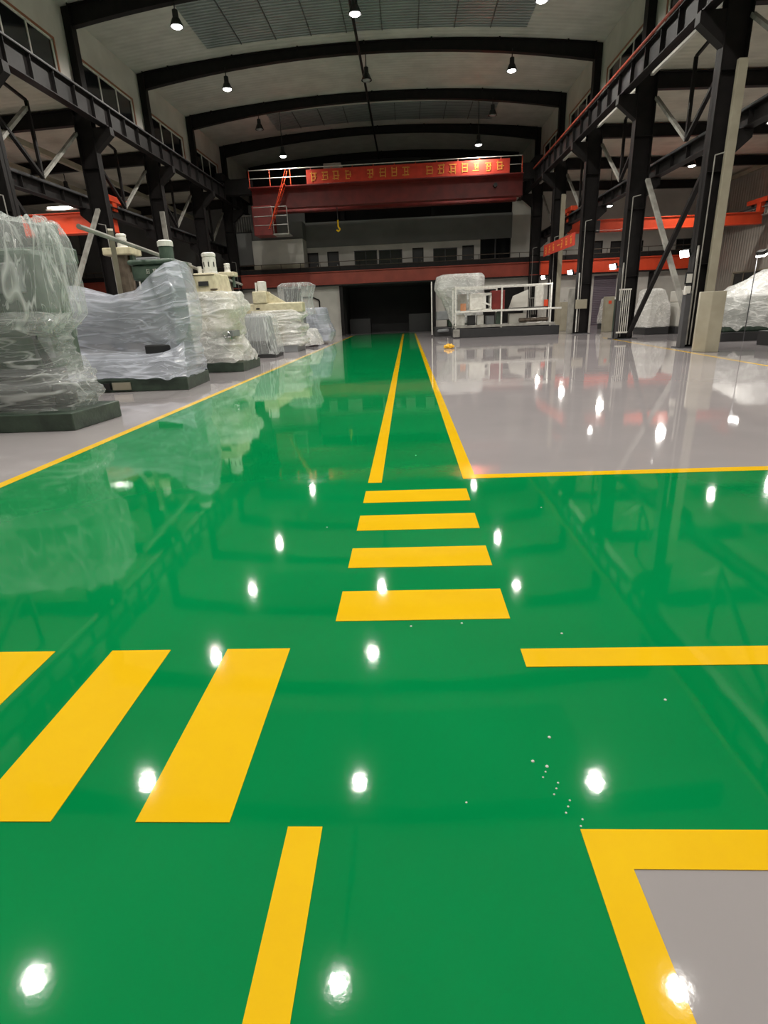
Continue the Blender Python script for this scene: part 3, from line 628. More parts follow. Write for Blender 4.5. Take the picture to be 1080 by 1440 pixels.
# ------------------------------------------------------------------ draped film sheets
def ring(z, x0, x1, y0, y1, zx=0, zy=0, n=40, p=5):
    """rounded rectangle loop; zx/zy tilt the loop's height along x/y"""
    out = []
    cx, cy, hx, hy = (x0+x1)/2, (y0+y1)/2, (x1-x0)/2, (y1-y0)/2
    for i in range(n):
        t = 2*math.pi*i/n; c, s = math.cos(t), math.sin(t)
        k = (abs(c)**p+abs(s)**p)**(-1/p)
        out.append(Vector((cx+hx*k*c, cy+hy*k*s, z+zx*k*c+zy*k*s)))
    return out
def sheet(rows, nu, nv, closed, amp, fu, fv, seed, hem=.05, sag=0, cap=True):
    rows = [[Vector(p) for p in r_] for r_ in rows]
    def at(row, u):
        n_ = len(row); x = u*(n_ if closed else n_-1); i = int(math.floor(x)); t_ = x-i
        if closed: a, c = row[i % n_], row[(i+1) % n_]
        else: i = min(i, n_-2); t_ = x-i; a, c = row[i], row[i+1]
        return a.lerp(c, t_)
    V = []; m_ = len(rows)
    W = nu if closed else nu+1
    for j in range(nv+1):
        v = j/nv*(m_-1); i = min(int(v), m_-2); t_ = v-i
        for k in range(W):
            u = k/nu; V.append(at(rows[i], u).lerp(at(rows[i+1], u), t_))
    def rowlen(j): return sum((V[j*W+k+1]-V[j*W+k]).length for k in range(W-1))
    L = sum(rowlen(j) for j in (nv//3, nv//2, nv))/3
    kc = W//3; H = [0]
    for j in range(nv): H.append(H[-1]+max((V[(j+1)*W+k]-V[j*W+k]).length for k in (0, W//4, W//2, 3*W//4)))
    def rid(q): return max(0, 1-3.2*abs(noise.noise(q)))**1.5
    out = []; uv = []
    for j in range(nv+1):
        for k in range(W):
            p = V[j*W+k]; u = k/nu; hh = H[j]
            k1 = (k+1) % W if closed else min(k+1, W-1); k0 = (k-1) % W if closed else max(k-1, 0)
            j1, j0 = min(j+1, nv), max(j-1, 0)
            nn = (V[j*W+k1]-V[j*W+k0]).cross(V[j1*W+k]-V[j0*W+k])
            nn = nn.normalized() if nn.length > 1e-9 else Vector((0, 0, 1))
            if closed: a_ = 2*math.pi*u; rr = L/2/math.pi; q = Vector((math.cos(a_)*rr*fu+seed, math.sin(a_)*rr*fu, hh*fv))
            else: q = Vector((u*L*fu, seed, hh*fv))
            a = rid(q+Vector((.25*math.sin(hh*2+seed), 0, 0)))
            a2 = rid(q*2.1+Vector((7, 3, seed+.6*math.sin(u*9))))
            a3 = noise.noise(Vector((p.x*1.1+seed, p.y*1.1, p.z*1.1)))
            d = amp*(a*.75+a2*.35+a3*.35)*min(1, j/nv*3+.15)
            o_ = p-nn*d
            if j == nv: o_.z += hem*noise.noise(Vector((p.x*3+seed, p.y*3, 0)))
            o_.z = max(o_.z, .012)
            out.append(o_); uv.append((u*L+seed*.37, hh))
    F = []
    for j in range(nv):
        for k in range(W if closed else nu):
            F.append((j*W+k, j*W+(k+1) % W, (j+1)*W+(k+1) % W, (j+1)*W+k))
    if closed and cap:
        c = Vector((0, 0, 0))
        for k in range(W): c += out[k]
        c /= W; out.append(c); ci = len(out)-1; uv.append((L*.5+seed*.37, -.6))
        for k in range(W): F.append((ci, (k+1) % W, k))
    b = MB(); b.add(out, F); b.uv = uv; return b
def drape(name, label, rows, m, nu=150, nv=50, closed=True, amp=.05, fu=1.6, fv=.8, seed=1, hem=.05, cap=True, cat='plastic sheet', group=None):
    b = sheet(rows, nu, nv, closed, amp, fu, fv, seed, hem, cap=cap)
    org = rows[-1][0]
    o = b.build(name, m, org=(org[0], org[1], 0), smooth=True)
    ul = o.data.uv_layers.new(name='uv'); span = max(x[0] for x in b.uv)-min(x[0] for x in b.uv)
    for p in o.data.polygons:
        us = [b.uv[o.data.loops[i].vertex_index][0] for i in p.loop_indices]; top = max(us)
        for i in p.loop_indices:
            x, y = b.uv[o.data.loops[i].vertex_index]
            if top-x > span*.5 and len(p.loop_indices) == 4: x += span*(1+1/nu)
            ul.data[i].uv = (x, y)
    return tag(o, label, cat, group)

# ------------------------------------------------------------------ machines of the left row
def motor(r, x, y, z, rad, h, m='cream', slots=True):
    b = MB(); b.lathe((x, y, z), [(rad*1.15, 0), (rad*1.15, .03), (rad, .05), (rad, h*.72), (rad*.95, h*.74), (rad*.95, h*.8), (rad*1.04, h*.82), (rad*1.04, h*.94), (rad*.8, h)], 24)
    o = b.build('motor', m, r)
    if slots:
        s_ = MB()
        for q in range(8):
            t = q*math.pi/4+.2; s_.box(-.001, .001, 0, 0, 0, 0) if 0 else None
            cx, cy = x+math.cos(t)*rad, y+math.sin(t)*rad
            s_.bar((cx, cy, z+h*.32), (cx, cy, z+h*.55), rad*.16, rad*.06, (math.cos(t), math.sin(t), 0))
        s_.build('vent_slot', 'black', o)
    return o
def handwheel(r, x, y, z, rad, nx=0, ny=-1):
    b = MB(); n_ = 18; pts = []
    for i in range(n_+1):
        t = 2*math.pi*i/n_; pts.append((x+(math.cos(t)*rad if ny else 0), y+(math.cos(t)*rad if nx else 0), z+math.sin(t)*rad))
    b.path(pts, .018, 6)
    for q in (0, 6, 12): b.tube((x, y, z), pts[q], .015, 6)
    b.tube((x-nx*.1, y-ny*.1, z), (x, y, z), .035, 10)
    b.build('handwheel', 'chrome', r)
G = 'machine tools of the left row'
# 1 - nearest machine
r = thing('milling_machine', (-6.3, 9.2, 0), 'grey-green milling machine under clear film at the left edge, nearest machine', 'machine tool', G)
MB().prism([(-8.4, 7.62, 0), (-4.78, 7.66, 0), (-4.68, 8.85, 0), (-5.7, 9.0, 0), (-5.9, 10.4, 0), (-8.4, 10.4, 0)], [(-8.4, 7.62, .25), (-4.78, 7.66, .25), (-4.68, 8.85, .25), (-5.7, 9.0, .25), (-5.9, 10.4, .25), (-8.4, 10.4, .25)]).build('plinth', 'dgreen', r, .015)
box(-7.9, -5.3, 8.1, 8.7, .25, .62).build('bed', 'mdark', r, .03)
box(-8, -5.45, 8.15, 8.9, .62, .80).build('table', 'mdark', r, .02)
box(-7.1, -5.9, 8.9, 10.2, .6, 2.3).build('column', 'mgreen', r, .06)
box(-6.15, -5.45, 8.6, 9.3, 1.6, 2.5).build('head', 'mgreen', r, .08)
box(-6.3, -5.6, 8.4, 8.6, 1.9, 2.3).build('control_panel', 'mgrey', r, .02)
box(-6.2, -5.85, 8.38, 8.4, 2.05, 2.17).build('name_plate', 'white', r)
MB().tube((-5.75, 8.9, .95), (-5.75, 8.9, 1.6), .14, 16, .1).build('spindle', 'mgrey', r)
box(-7.6, -6.4, 8.1, 8.3, 1.08, 1.4).build('guard', 'mdark', r, .02)
motor(r, -5.85, 9.85, 2.64, .17, .36, 'mgreen'); box(-6.9, -5.58, 9.6, 10.15, 2.4, 2.64).build('motor_base', 'mgreen', r, .03)
handwheel(r, -5.35, 8.2, .55, .18); MB().tube((-5.2, 8.3, .3), (-5.2, 8.3, .6), .16, 16).build('pedestal', 'black', r)
b = MB()
for q in range(5): b.path([(-5.8+q*.05, 8.6, 1.55), (-5.55+q*.03, 8.4-q*.03, 1.25), (-5.5, 8.45+q*.05, .85)], .016, 6)
b.build('hose', 'black', r)
drape('plastic_sheet', 'clear wrinkled film tent hung over the nearest machine at the left edge', [
    ring(3.04, -7.6, -5.5, 8.75, 9.35, -.16), ring(2.92, -8.0, -5.36, 8.5, 9.45, -.04, p=7), ring(2.6, -8.2, -5.24, 8.3, 9.5, p=6), ring(2.04, -8.4, -5.16, 8.1, 9.5, p=5), ring(1.62, -8.6, -5.13, 8.0, 9.5, p=5), ring(1.42, -8.6, -5.36, 8.1, 9.5, p=5)],
    'filmclear', amp=.12, seed=2.3, nu=360, nv=90, fu=2.2, fv=.22, hem=.22)
drape('plastic_sheet', 'lower clear film wound around the bed of the nearest machine', [
    ring(1.62, -8.5, -5.45, 8.05, 9.45), ring(1.46, -8.5, -5.22, 8.0, 9.5, p=6), ring(1.3, -8.5, -5.42, 8.1, 9.5), ring(1.02, -8.5, -5.4, 8.0, 9.5), ring(.80, -8.6, -5.25, 7.95, 9.5), ring(.55, -8.6, -4.86, 7.78, 8.9, p=6), ring(.42, -8.6, -4.8, 7.74, 8.85, p=6), ring(.27, -8.6, -4.9, 7.76, 8.8, p=6)],
    'filmwrap', amp=.10, seed=5.1, nu=320, nv=110, fu=.45, fv=2.6, hem=.14, cap=False)
# 2 - long planer with green head
r = thing('planing_machine', (-6.5, 13.6, 0), 'long machine with green head and motor wrapped in milky film, second from the left edge', 'machine tool', G)
MB().prism([(-9, 12.2, 0), (-4.82, 12.15, 0), (-4.98, 14.0, 0), (-9, 14.0, 0)], [(-9, 12.2, .26), (-4.82, 12.15, .26), (-4.98, 14.0, .26), (-9, 14.0, .26)]).build('plinth', 'dgreen', r, .015)
box(-6.5, -6.1, 12.12, 12.16, .05, .21).build('rating_plate', 'beige', r); box(-6.75, -6.55, 12.1, 12.2, .06, .2).build('lifting_slot', 'black', r)
box(-8.8, -5.3, 12.8, 14.2, .26, .75).build('bed', 'mgrey', r, .03)
box(-8.6, -5.4, 12.9, 13.8, 1.0, 1.9).build('ram_body', 'mgrey', r, .05)
box(-5.9, -5.3, 12.7, 13.2, .6, .95).build('vice', 'mdark', r, .03)
box(-5.95, -5.2, 13.15, 13.9, .7, 2.5).build('column', 'mgreen', r, .06)
box(-6.05, -5.15, 13.05, 14.0, 2.3, 2.62).build('head', 'mgreen', r, .05); box(-6.1, -5.1, 13.0, 14.05, 2.62, 2.72).build('head_cover', 'mgreen', r, .04)
b = MB()
for q in range(4): glyph(b, -5.72+q*.15, 2.42, .12, 13.045, 70+q)
b.build('raised_lettering', 'white', r)
m_ = motor(r, -5.42, 13.6, 2.72, .155, .42, 'mgreen', False); MB().lathe((-5.42, 13.6, 3.02), [(.17, 0), (.17, .1), (.13, .13)], 20).build('motor_cap', 'white', m_)
drape('plastic_sheet', 'milky film stretched from the green head of the second machine over its long bed', [
    [(-9.5, 13.2, 2.35), (-8.2, 13.1, 2.32), (-7.3, 13.05, 2.25), (-6.5, 12.95, 2.02), (-6.0, 12.95, 2.1), (-5.6, 12.95, 2.4), (-5.25, 12.95, 2.62), (-4.98, 13.02, 2.68), (-4.98, 13.5, 2.66), (-5.12, 14.1, 2.6)],
    [(-9.5, 12.7, 1.95), (-8.2, 12.7, 1.95), (-7.3, 12.7, 1.95), (-6.5, 12.7, 1.85), (-6.0, 12.72, 1.9), (-5.5, 12.75, 1.95), (-5.1, 12.75, 2.05), (-4.84, 12.9, 2.05), (-4.9, 13.5, 2.05), (-5.02, 14.1, 2.05)],
    [(-9.5, 12.7, 1.5), (-8.2, 12.7, 1.45), (-7.3, 12.72, 1.45), (-6.5, 12.75, 1.42), (-6.0, 12.75, 1.42), (-5.5, 12.75, 1.42), (-5.1, 12.75, 1.5), (-4.82, 12.9, 1.5), (-4.9, 13.5, 1.5), (-5.0, 14.1, 1.5)],
    [(-9.5, 12.75, .98), (-8.2, 12.75, .95), (-7.3, 12.8, .9), (-6.5, 12.8, .82), (-6.0, 12.8, .78), (-5.5, 12.75, .8), (-5.2, 12.7, .85), (-5.02, 12.8, 1.0), (-5.05, 13.5, .95), (-5.15, 14.1, .95)],
    [(-9.5, 12.4, .62), (-8.2, 12.4, .60), (-7.3, 12.4, .58), (-6.5, 12.35, .60), (-6.0, 12.35, .62), (-5.5, 12.3, .62), (-5.1, 12.3, .62), (-4.9, 12.4, .6), (-4.98, 13.4, .6), (-5.08, 14.1, .6)],
    [(-9.5, 12.15, .30), (-8.2, 12.15, .28), (-7.3, 12.12, .26), (-6.5, 12.12, .30), (-6.0, 12.1, .28), (-5.5, 12.1, .28), (-5.1, 12.08, .27), (-4.84, 12.2, .27), (-4.9, 13.2, .27), (-5.02, 14.05, .27)]],
    'filmmilk', nu=300, nv=120, closed=False, amp=.055, fu=.3, fv=2.0, seed=9.2, hem=.1)
# radial drills behind
def radial_drill(x, y, H, s, label, m='cream'):
    r = thing('radial_drill', (x, y, 0), label, 'machine tool', 'drilling machines behind the left row')
    box(x-.6*s, x+.6*s, y-.6*s, y+.6*s, 0, .3).build('base', 'dgreen', r, .03)
    MB().tube((x, y, .3), (x, y, H), .29*s, 24).build('column', 'brown', r, smooth=False)
    box(x-.42*s, x+.52*s, y-.38*s, y+.38*s, H, H+.22*s).build('cap_plate', m, r, .03)
    motor(r, x+.1*s, y, H+.22*s, .15*s, .42*s, 'white')
    box(x+.32*s, x+.42*s, y-.1, y+.1, H-.5*s, H).build('bracket', 'mgreen', r, .01)
    return r
radial_drill(-7.9, 16.6, 3.2, .86, 'drilling machine with thick brown column and cream cap plate behind the second machine')
radial_drill(-6.75, 22.3, 2.93, .72, 'drilling machine with small cream cap plate behind the cream-headed machine')
r = thing('enclosed_machine', (-8.8, 20, 0), 'grey machine enclosure with a window behind the milky film', 'machine tool')
box(-9.7, -8.35, 20, 21.6, 0, 3.5).build('body', 'mgrey', r, .03)
w_ = box(-9.35, -8.7, 19.97, 20.0, 2.5, 3.25).build('window', 'pane', r); b = MB(); b.box(-9.05, -9.01, 19.95, 19.98, 2.5, 3.25); b.box(-9.35, -8.7, 19.95, 19.98, 2.9, 2.94); b.build('glazing_bar', 'white', w_)
box(-9.6, -8.4, 19.9, 20, 1.2, 2.2).build('door', 'mdark', r, .02)
r = thing('steel_cabinet', (-7.9, 20.4, 0), 'tall pale cabinet beside the windowed enclosure', 'cabinet')
box(-8.2, -7.55, 20.3, 21.1, 0, 3.35).build('body', 'ltsteel', r, .02); box(-8.15, -7.6, 20.27, 20.3, .2, 3.2).build('door', 'brown', r, .01)
# 3 - cream head machine
def cream_machine(x, y, s, H, label):
    r = thing('vertical_mill', (x, y, 0), label, 'machine tool', G)
    box(x-1.4*s, x+.95*s, y-1.3*s, y+.6*s, 0, .26).build('plinth', 'dgreen', r, .015)
    box(x-.6*s, x+.5*s, y-.5*s, y+.5*s, .26, H-.6*s).build('column', 'cream', r, .05)
    MB().prism([(x-.4*s, y-.7*s, H-.64*s), (x+.28*s, y-.7*s, H-.64*s), (x+.42*s, y+.4*s, H-.64*s), (x-.4*s, y+.4*s, H-.64*s)], [(x-.38*s, y-.66*s, H), (x+.22*s, y-.66*s, H), (x+.34*s, y+.36*s, H-.02), (x-.38*s, y+.36*s, H)]).build('head', 'cream', r, .04)
    box(x-.22*s, x+.06*s, y-.73*s, y-.69*s, H-.34*s, H-.22*s).build('name_plate', 'mdark', r)
    b = MB(); b.box(x+.1*s, x+.3*s, y-.72*s, y-.68*s, H-.46*s, H-.42*s); b.box(x-.38*s, x+.24*s, y-.68*s, y-.64*s, H-.06*s, H-.045*s); b.build('seam_trim', 'brown', r)
    motor(r, x, y-.2*s, H, .19*s, .56*s, 'white'); MB().tube((x-.27*s, y-.3*s, H), (x-.27*s, y-.3*s, H+.2*s), .06*s, 10).build('filler_cap', 'white', r)
    box(x-1.2*s, x+.7*s, y-1.1*s, y-.4*s, .95*s, 1.12*s).build('table', 'mgrey', r, .02)
    box(x-.3*s, x+.3*s, y-1.0*s, y-.4*s, .3, .95*s).build('knee', 'mgrey', r, .04)
    MB().tube((x, y-.55*s, H-1.1*s), (x, y-.55*s, H-.6*s), .12*s, 16).build('spindle', 'mgrey', r)
    handwheel(r, x+.5*s, y-1.2*s, .95*s, .17*s)
    return r
cream_machine(-5.65, 17.4, 1.0, 2.68, 'cream-headed vertical mill with a slotted white motor, third machine of the left row')
drape('plastic_sheet', 'whitish film bunched around the body of the cream-headed third machine', [
    ring(2.18, -6.2, -5.2, 16.6, 17.9), ring(2.12, -6.4, -4.95, 16.5, 18), ring(1.75, -6.8, -4.82, 16.3, 18.1), ring(1.45, -7.0, -4.98, 16.2, 18.1), ring(1.2, -7, -4.95, 16.0, 18.1), ring(.95, -7.1, -5.1, 16.1, 18.1), ring(.6, -7.1, -4.85, 15.9, 18.1), ring(.28, -7.2, -4.72, 15.85, 18.1)],
    'filmwhite', amp=.12, seed=12.4, nu=220, nv=100, fu=.9, fv=1.8, hem=.14)
# 4 - dark trapezoid machine, film covered
r = thing('lathe', (-5.8, 22, 0), 'dark machine with sloping sides behind thin film, fourth of the left row', 'machine tool', G)
box(-6.9, -5.0, 21.5, 22.9, 0, .14).build('plinth', 'mdark', r, .015)
MB().prism([(-6.75, 21.65, .14), (-5.15, 21.65, .14), (-5.15, 22.8, .14), (-6.75, 22.8, .14)], [(-6.45, 21.85, 1.5), (-5.3, 21.85, 1.5), (-5.3, 22.7, 1.5), (-6.45, 22.7, 1.5)]).build('body', 'mgrey', r, .05)
box(-6.72, -5.2, 21.6, 21.66, .2, .62).build('tray', 'mdark', r, .01)
drape('plastic_sheet', 'thin grey film over the dark slope-sided fourth machine', [
    ring(1.6, -6.55, -5.2, 21.7, 22.8), ring(1.5, -6.65, -5.1, 21.6, 22.9), ring(.9, -6.8, -5.02, 21.5, 22.95), ring(.14, -6.95, -4.9, 21.42, 23)],
    'filmclear', amp=.04, seed=3.7, nu=150, nv=50, hem=.1)
# 5 - cream beam machine
r = thing('radial_arm_mill', (-5.6, 25.6, 0), 'cream machine with a long horizontal arm and small square motor, fifth of the left row', 'machine tool', G)
box(-6.6, -4.75, 24.6, 26.6, 0, .26).build('plinth', 'mgrey', r, .015)
box(-6.4, -5.6, 25.2, 26.4, .26, 1.6).build('column', 'cream', r, .05)
box(-7.0, -4.45, 25.0, 25.7, 1.62, 2.02).build('arm', 'cream', r, .05)
box(-6.55, -5.95, 24.95, 25.8, 2.02, 2.5).build('head', 'cream', r, .04)
MB().prism([(-5.95, 25.2, 2.02), (-5.2, 25.2, 2.02), (-5.2, 25.4, 2.02), (-5.95, 25.4, 2.02)], [(-5.95, 25.2, 2.45), (-5.9, 25.2, 2.45), (-5.9, 25.4, 2.45), (-5.95, 25.4, 2.45)]).build('gusset', 'cream', r)
box(-6.32, -6.02, 25.1, 25.5, 2.5, 2.9).build('motor', 'white', r, .03); box(-6.42, -6.36, 25.1, 25.4, 2.5, 2.85).build('bracket', 'white', r)
reps('bolt_slot', box(-6.9, -6.75, 24.98, 25.0, 1.78, 1.84), 'black', r, [(0, 0, 0), (.45, 0, 0)])
drape('plastic_sheet', 'cream-white film in heavy folds hanging below the long arm of the fifth machine', [
    ring(1.72, -6.8, -4.8, 24.9, 26), ring(1.5, -6.7, -4.45, 24.8, 26.2), ring(1.25, -6.7, -4.75, 24.75, 26.3), ring(1.0, -6.7, -4.5, 24.7, 26.3), ring(.75, -6.7, -4.7, 24.7, 26.4), ring(.5, -6.6, -4.45, 24.6, 26.4), ring(.28, -6.6, -4.6, 24.55, 26.5)],
    'filmwhite', amp=.14, seed=21.4, nu=180, nv=90, fu=.6, fv=2.6, hem=.1)
# 6 - far end
r = thing('grinding_machine', (-5.4, 29.5, 0), 'small low machine under film near the far end of the left row', 'machine tool', G)
box(-6.3, -4.7, 28.6, 30.2, 0, .25).build('base', 'mdark', r, .02); box(-6.1, -5.2, 28.9, 30, .25, 1.9).build('body', 'mgrey', r, .04); box(-6.0, -5.3, 28.85, 29.8, 1.9, 2.75).build('cabinet', 'mdark', r, .03)
drape('plastic_sheet', 'dark clear film standing tall over the far cabinet, above the grey drape', [
    ring(2.98, -6.1, -4.75, 28.7, 30), ring(2.85, -6.3, -4.6, 28.6, 30.1), ring(2.2, -6.3, -4.75, 28.55, 30.1), ring(1.5, -6.4, -4.65, 28.5, 30.2)], 'filmclear', amp=.07, seed=31, nu=140, nv=50, hem=.1)
drape('plastic_sheet', 'crumpled white film heap on the low base beside the yellow line', [
    ring(.85, -6.1, -4.9, 28.2, 29.4), ring(.75, -6.3, -4.6, 28.0, 29.6), ring(.4, -6.4, -4.4, 27.8, 29.8), ring(.08, -6.4, -4.3, 27.7, 29.8)], 'filmwhite', amp=.12, seed=33, nu=140, nv=40)
r = thing('covered_machine', (-5.0, 32.5, 0), 'last machine of the left row, box-shaped under a grey drape', 'machine tool', G)
box(-5.5, -4.6, 32.0, 33.4, .05, 1.75).build('body', 'mgrey', r, .05); MB().tube((-4.6, 32.4, .6), (-4.25, 32.4, .6), .2, 16).build('spindle_nose', 'mgrey', r)
drape('plastic_sheet', 'greyish film over the last machine of the left row', [
    ring(1.86, -5.6, -4.6, 31.9, 33.4), ring(1.8, -5.75, -4.5, 31.8, 33.5), ring(1.0, -5.8, -4.35, 31.7, 33.5), ring(.6, -5.8, -4.1, 31.6, 33.5), ring(.1, -5.8, -4.25, 31.6, 33.5)], 'filmmilk', amp=.07, seed=41, nu=140, nv=50)
# pipe strung over the machines
tag(MB().path([(-5.6, 10.4, 3.02), (-6.67, 24, 2.74)], .045, 8).build('slanting_pipe', 'ltsteel', org=(-5.45, 10.4, 2.9)), 'long pale pipe slanting above the left machines from the clear tent into the distance', 'pipe')
tag(MB().bar((-8.6, 17.5, .1), (-7.2, 14.8, 3.6), .12, .08).build('leaning_bar', 'beige', org=(-8.6, 17.5, 0)), 'pale slanting bar left of the brown drill column', 'bar')
tag(MB().bar((-12.6, 17.9, 5.6), (-12.6, 21.6, 8.4), .16, .1).build('wind_brace', 'ltsteel', org=(-12.6, 18, 5.6)), 'pale diagonal brace high on the left beside the nearest column', 'bracing')

# ------------------------------------------------------------------ right side: white framed test rig
r = thing('framed_test_rig', (5, 31.7, 0), 'white railed machine frame on a dark base slab right of the far lane end', 'machine')
box(2.45, 7.95, 31.0, 33.2, 0, .46).build('base', 'mdark', r, .02); box(2.4, 2.75, 30.95, 31.3, .05, .44).build('corner_block', 'ltsteel', r, .03)
box(2.5, 7.7, 31.0, 33, .5, .62).build('deck', 'ltsteel', r, .01)
box(2.5, 8.0, 31.0, 31.7, 1.26, 1.35).build('shelf', 'white', r, .01)
for x in (2.53, 4.92, 7.45):
    for y in (31.05, 32.9): MB().bar((x, y, .46), (x, y, 2.55), .07, .07).build('post', 'white', r)
b = MB()
for y in (31.05, 32.9):
    b.bar((2.53, y, 2.5), (7.5, y, 2.5), .06, .06)
b.bar((2.53, 31.05, 2.5), (2.53, 32.9, 2.5), .06, .06); b.bar((7.45, 31.05, 2.5), (7.45, 32.9, 2.5), .06, .06); b.bar((3, 31.05, 2.38), (4.6, 31.05, 2.38), .04, .04)
b.build('top_rail', 'white', r)
b = MB(); b.box(3.3, 4.14, 31.3, 31.9, 1.38, 2.2); b.build('white_cabinet', 'white', r, .02)
b = MB(); b.box(4.10, 4.42, 31.3, 31.9, 2.08, 2.2); b.box(4.36, 4.42, 31.3, 31.9, 1.38, 2.1); b.box(3.95, 4.45, 31.3, 31.9, 1.35, 1.42); b.bar((3.95, 31.3, 1.75), (4.35, 31.3, 1.6), .08, .08); b.build('white_gantry', 'white', r)
box(4.47, 5.16, 31.6, 32.3, 1.36, 2.3).build('red_cabinet', 'red', r, .02)
MB().tube((2.95, 31.3, 1.36), (2.95, 31.3, 1.72), .15, 16).build('drum', 'copper', r)
box(2.7, 3.2, 31.9, 32, 1.4, 2.2).build('back_panel', 'ltsteel', r)
MB().prism([(5.5, 32.2, 1.4), (6.5, 32.2, 1.4), (6.5, 32.3, 1.4), (5.5, 32.3, 1.4)], [(5.7, 32.2, 2.0), (6.5, 32.2, 2.3), (6.5, 32.3, 2.3), (5.7, 32.3, 2.0)]).build('slanted_panel', 'wall', r)
box(6.9, 7.3, 32.2, 32.5, 1.36, 2.45).build('white_post_cabinet', 'white', r, .02)
for x, w_, h_, m in ((2.65, .4, .55, 'white'), (3.2, .4, .5, 'mdark'), (3.7, .35, .5, 'white'), (4.2, .4, .45, 'mgrey'), (4.7, .25, .6, 'mgreen'), (5.4, .9, .5, 'wall')): box(x, x+w_, 31.4, 31.9, .62, .62+h_).build('lower_unit', m, r, .02)
b = MB(); 
for q in range(5): b.tube((5.9+q*.3, 31.3, .78), (6.2+q*.3, 31.35, .78), .1, 12)
b.build('roller', 'brown', r)
box(5.3, 7.3, 31.1, 31.2, 1.35, 1.42).build('tool_tray', 'chrome', r)
box(7.3, 7.5, 31.9, 32.0, 1.36, 1.75).build('red_panel', 'orange', r)
r = thing('wrapped_press', (2.6, 34.6, 0), 'tall machine half hidden under a film hood left of the white framed rig', 'machine')
box(1.6, 4.0, 34.2, 36.2, 0, .5).build('base', 'mdark', r, .03); box(2.4, 4.0, 34.6, 36, .5, 3.1).build('column', 'mgreen', r, .05); box(1.7, 2.4, 34.4, 35.4, .9, 1.4).build('table', 'mgrey', r, .04)
MB().tube((1.75, 34.3, .3), (2.3, 33.7, .35), .09, 10).build('pipe', 'mgrey', r); MB().bar((1.42, 34.3, .1), (1.42, 34.3, 3.0), .06, .06).build('post', 'white', r)
drape('plastic_sheet', 'shiny film hood sweeping down over the tall press left of the white frame', [
    ring(3.35, 2.1, 4.35, 34.3, 36.2, 0), ring(3.2, 1.8, 4.45, 34.1, 36.3), ring(2.6, 1.75, 4.4, 34.0, 36.3), ring(2.1, 2.1, 4.4, 34.0, 36.3), ring(1.4, 2.35, 4.3, 33.9, 36.3), ring(.7, 2.6, 4.3, 33.8, 36.2)], 'filmwhite', amp=.14, seed=51, nu=180, nv=70, fu=1.4, fv=.4)
# yellow thing on floor
b = MB()
bmm = bmesh.new(); bmesh.ops.create_icosphere(bmm, subdivisions=4, radius=1)
vs_ = []
for v in bmm.verts:
    d_ = 1+.35*noise.noise(v.co*2.2)+.15*noise.noise(v.co*6)
    vs_.append((1.6+v.co.x*.19*d_, 22.8+v.co.y*.15*d_, max(.004, .07+v.co.z*.1*d_)))
b.add(vs_, [tuple(v.index for v in f_.verts) for f_ in bmm.faces]); bmm.free()
tag(b.build('plastic_bundle', 'yrag', org=(1.6, 22.8, 0), smooth=True), 'small crumpled yellow bundle lying alone on the grey floor', 'bundle')
tag(MB().tube((1.56, 22.8, .1), (1.56, 22.8, .4), .008, 6).build('thin_rod', 'white', org=(1.56, 22.8, .1)), 'thin white rod standing in the yellow bundle', 'rod')

# ------------------------------------------------------------------ right bay machines
def boxed_machine(x0, x1, y0, y1, h, label, sheetlabel, m='white', seed=60, fm='filmwhite', plinth='mdark'):
    r = thing('machine_tool', ((x0+x1)/2, y0, 0), label, 'machine tool', 'machines of the right bay')
    box(x0, x1, y0, y1, 0, .3).build('plinth', plinth, r, .02); box(x0+.08, x1-.08, y0+.1, y1-.1, .3, h*.7).build('body', m, r, .04)
    box(x0+.2, lerp(x0, x1, .6), y0+.2, y1-.2, h*.7, h-.08).build('head', m, r, .04)
    if sheetlabel:
        xm = lerp(x0, x1, .62)
        drape('plastic_sheet', sheetlabel, [ring(h, x0+.15, xm, y0+.15, y1-.15), ring(h-.08, x0+.05, xm+.15, y0+.05, y1-.05), ring(h*.72, x0, x1-.1, y0, y1), ring(h*.66, x0-.03, x1+.03, y0-.04, y1), ring(h*.4, x0-.04, x1+.04, y0-.06, y1+.04), ring(.32, x0-.06, x1+.06, y0-.08, y1+.05)], fm, amp=.08, seed=seed, nu=150, nv=50)
    return r
# big bright cloth at the right edge
r = thing('machine_tool', (12.3, 21, 0), 'large machine beneath the white cloth at the right edge', 'machine tool', 'machines of the right bay')
box(10.75, 14.2, 20.4, 22.0, .0, .3).build('plinth', 'mdark', r, .02); box(10.9, 14, 20.6, 21.8, .3, 1.4).build('body', 'mgreen', r, .05); box(12.1, 13.2, 20.8, 21.6, 1.4, 2.1).build('head', 'mgrey', r, .05)
drape('plastic_sheet', 'bright white sheet peaked over the big machine at the right edge', [
    ring(2.28, 12.3, 13.0, 20.9, 21.4), ring(1.95, 11.9, 13.4, 20.7, 21.6), ring(1.6, 11.2, 13.9, 20.45, 21.8), ring(1.45, 10.75, 14.2, 20.3, 22), ring(1.0, 10.7, 14.3, 20.25, 22), ring(.45, 10.75, 14.3, 20.2, 22)], 'filmwhite', amp=.13, seed=61, nu=260, nv=80, fu=1.5, fv=.5, hem=.25)
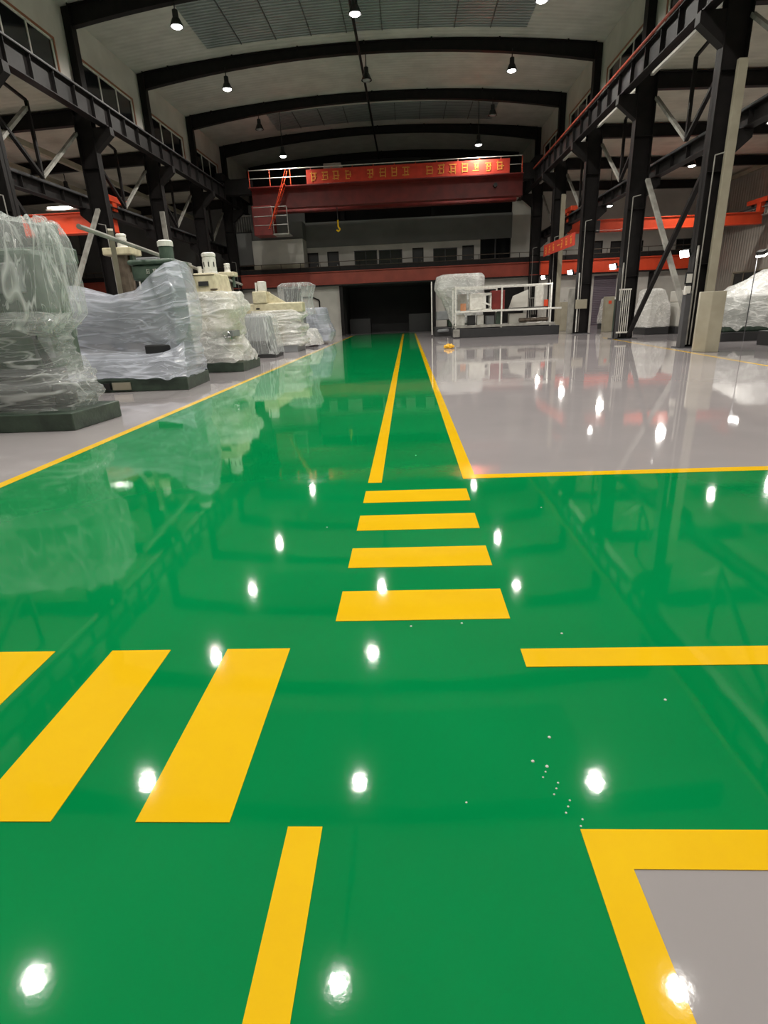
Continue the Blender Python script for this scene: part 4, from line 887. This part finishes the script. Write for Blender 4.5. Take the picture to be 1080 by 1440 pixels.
tag(box(10.9, 12.4, 17.5, 18.6, 0, .42).build('black_crate', 'black', org=(11.6, 18, 0), bevel=.02), 'black crate on the floor in front of the big white-draped machine', 'crate')
boxed_machine(10.7, 11.75, 26.8, 28.2, 1.95, 'pale boxy machine seen between the X bracing and second column', 'pale film over the boxy machine left of the X bracing foot', seed=63)
boxed_machine(11.95, 13.2, 26.6, 28.2, 1.9, 'pale boxy machine between the X bracing and the nearest right column', None, 'wall')
boxed_machine(9.65, 10.55, 36.0, 37.2, 1.8, 'film-wrapped machine just right of the fourth right column', 'bright crumpled film between the third and fourth right columns', seed=65)
boxed_machine(11.5, 12.7, 34.6, 36, 1.75, 'film-wrapped machine between the second and third right columns', 'bright film with a pointed fold between the second and third right columns', seed=67)
boxed_machine(14.2, 16, 31, 33, 1.7, 'machine deeper in the right bay under film', 'film over the machine deep in the right bay', seed=68)
boxed_machine(14.8, 17, 25, 27, 1.8, 'machine in the right bay partly behind the nearest column', 'film over the machine behind the beige casing', seed=70)
r = thing('steel_stand', (10.9, 31.5, 0), 'grey-green upright cabinet with a red mark beside the second right column', 'cabinet')
box(10.3, 10.75, 31.2, 31.6, 0, 1.75).build('body', 'beige', r, .02); box(10.76, 11.1, 31.2, 31.9, 0, 1.6).build('side_unit', 'mgreen', r, .02); box(10.45, 10.6, 31.18, 31.2, 1.4, 1.55).build('warning_mark', 'orange', r)

# ------------------------------------------------------------------ small litter on the resin floor
def floor_pt(x, y, s, label):
    tag(MB().lathe((x, y, 0), [(s, .0), (s*.8, s*.35), (s*.2, s*.5)], 7).build('paint_chip', 'speck', org=(x, y, 0)), label, 'debris', 'specks on the green floor')
for x, y in ((.92, 1.74), (.45, 1.55), (-.02, 2.28), (.22, 2.3), (.66, 2.2), (-.9, 4.6), (.05, 5.6), (-.6, 3.6), (.14, 1.28), (.95, 3.9))+tuple((.455+.02*math.sin(i*2.1)-.006*i, 1.2+.022*i) for i in range(12)):
    floor_pt(x, y, .006 if y > 1.4 else .0035, 'tiny pale speck of debris on the green floor')
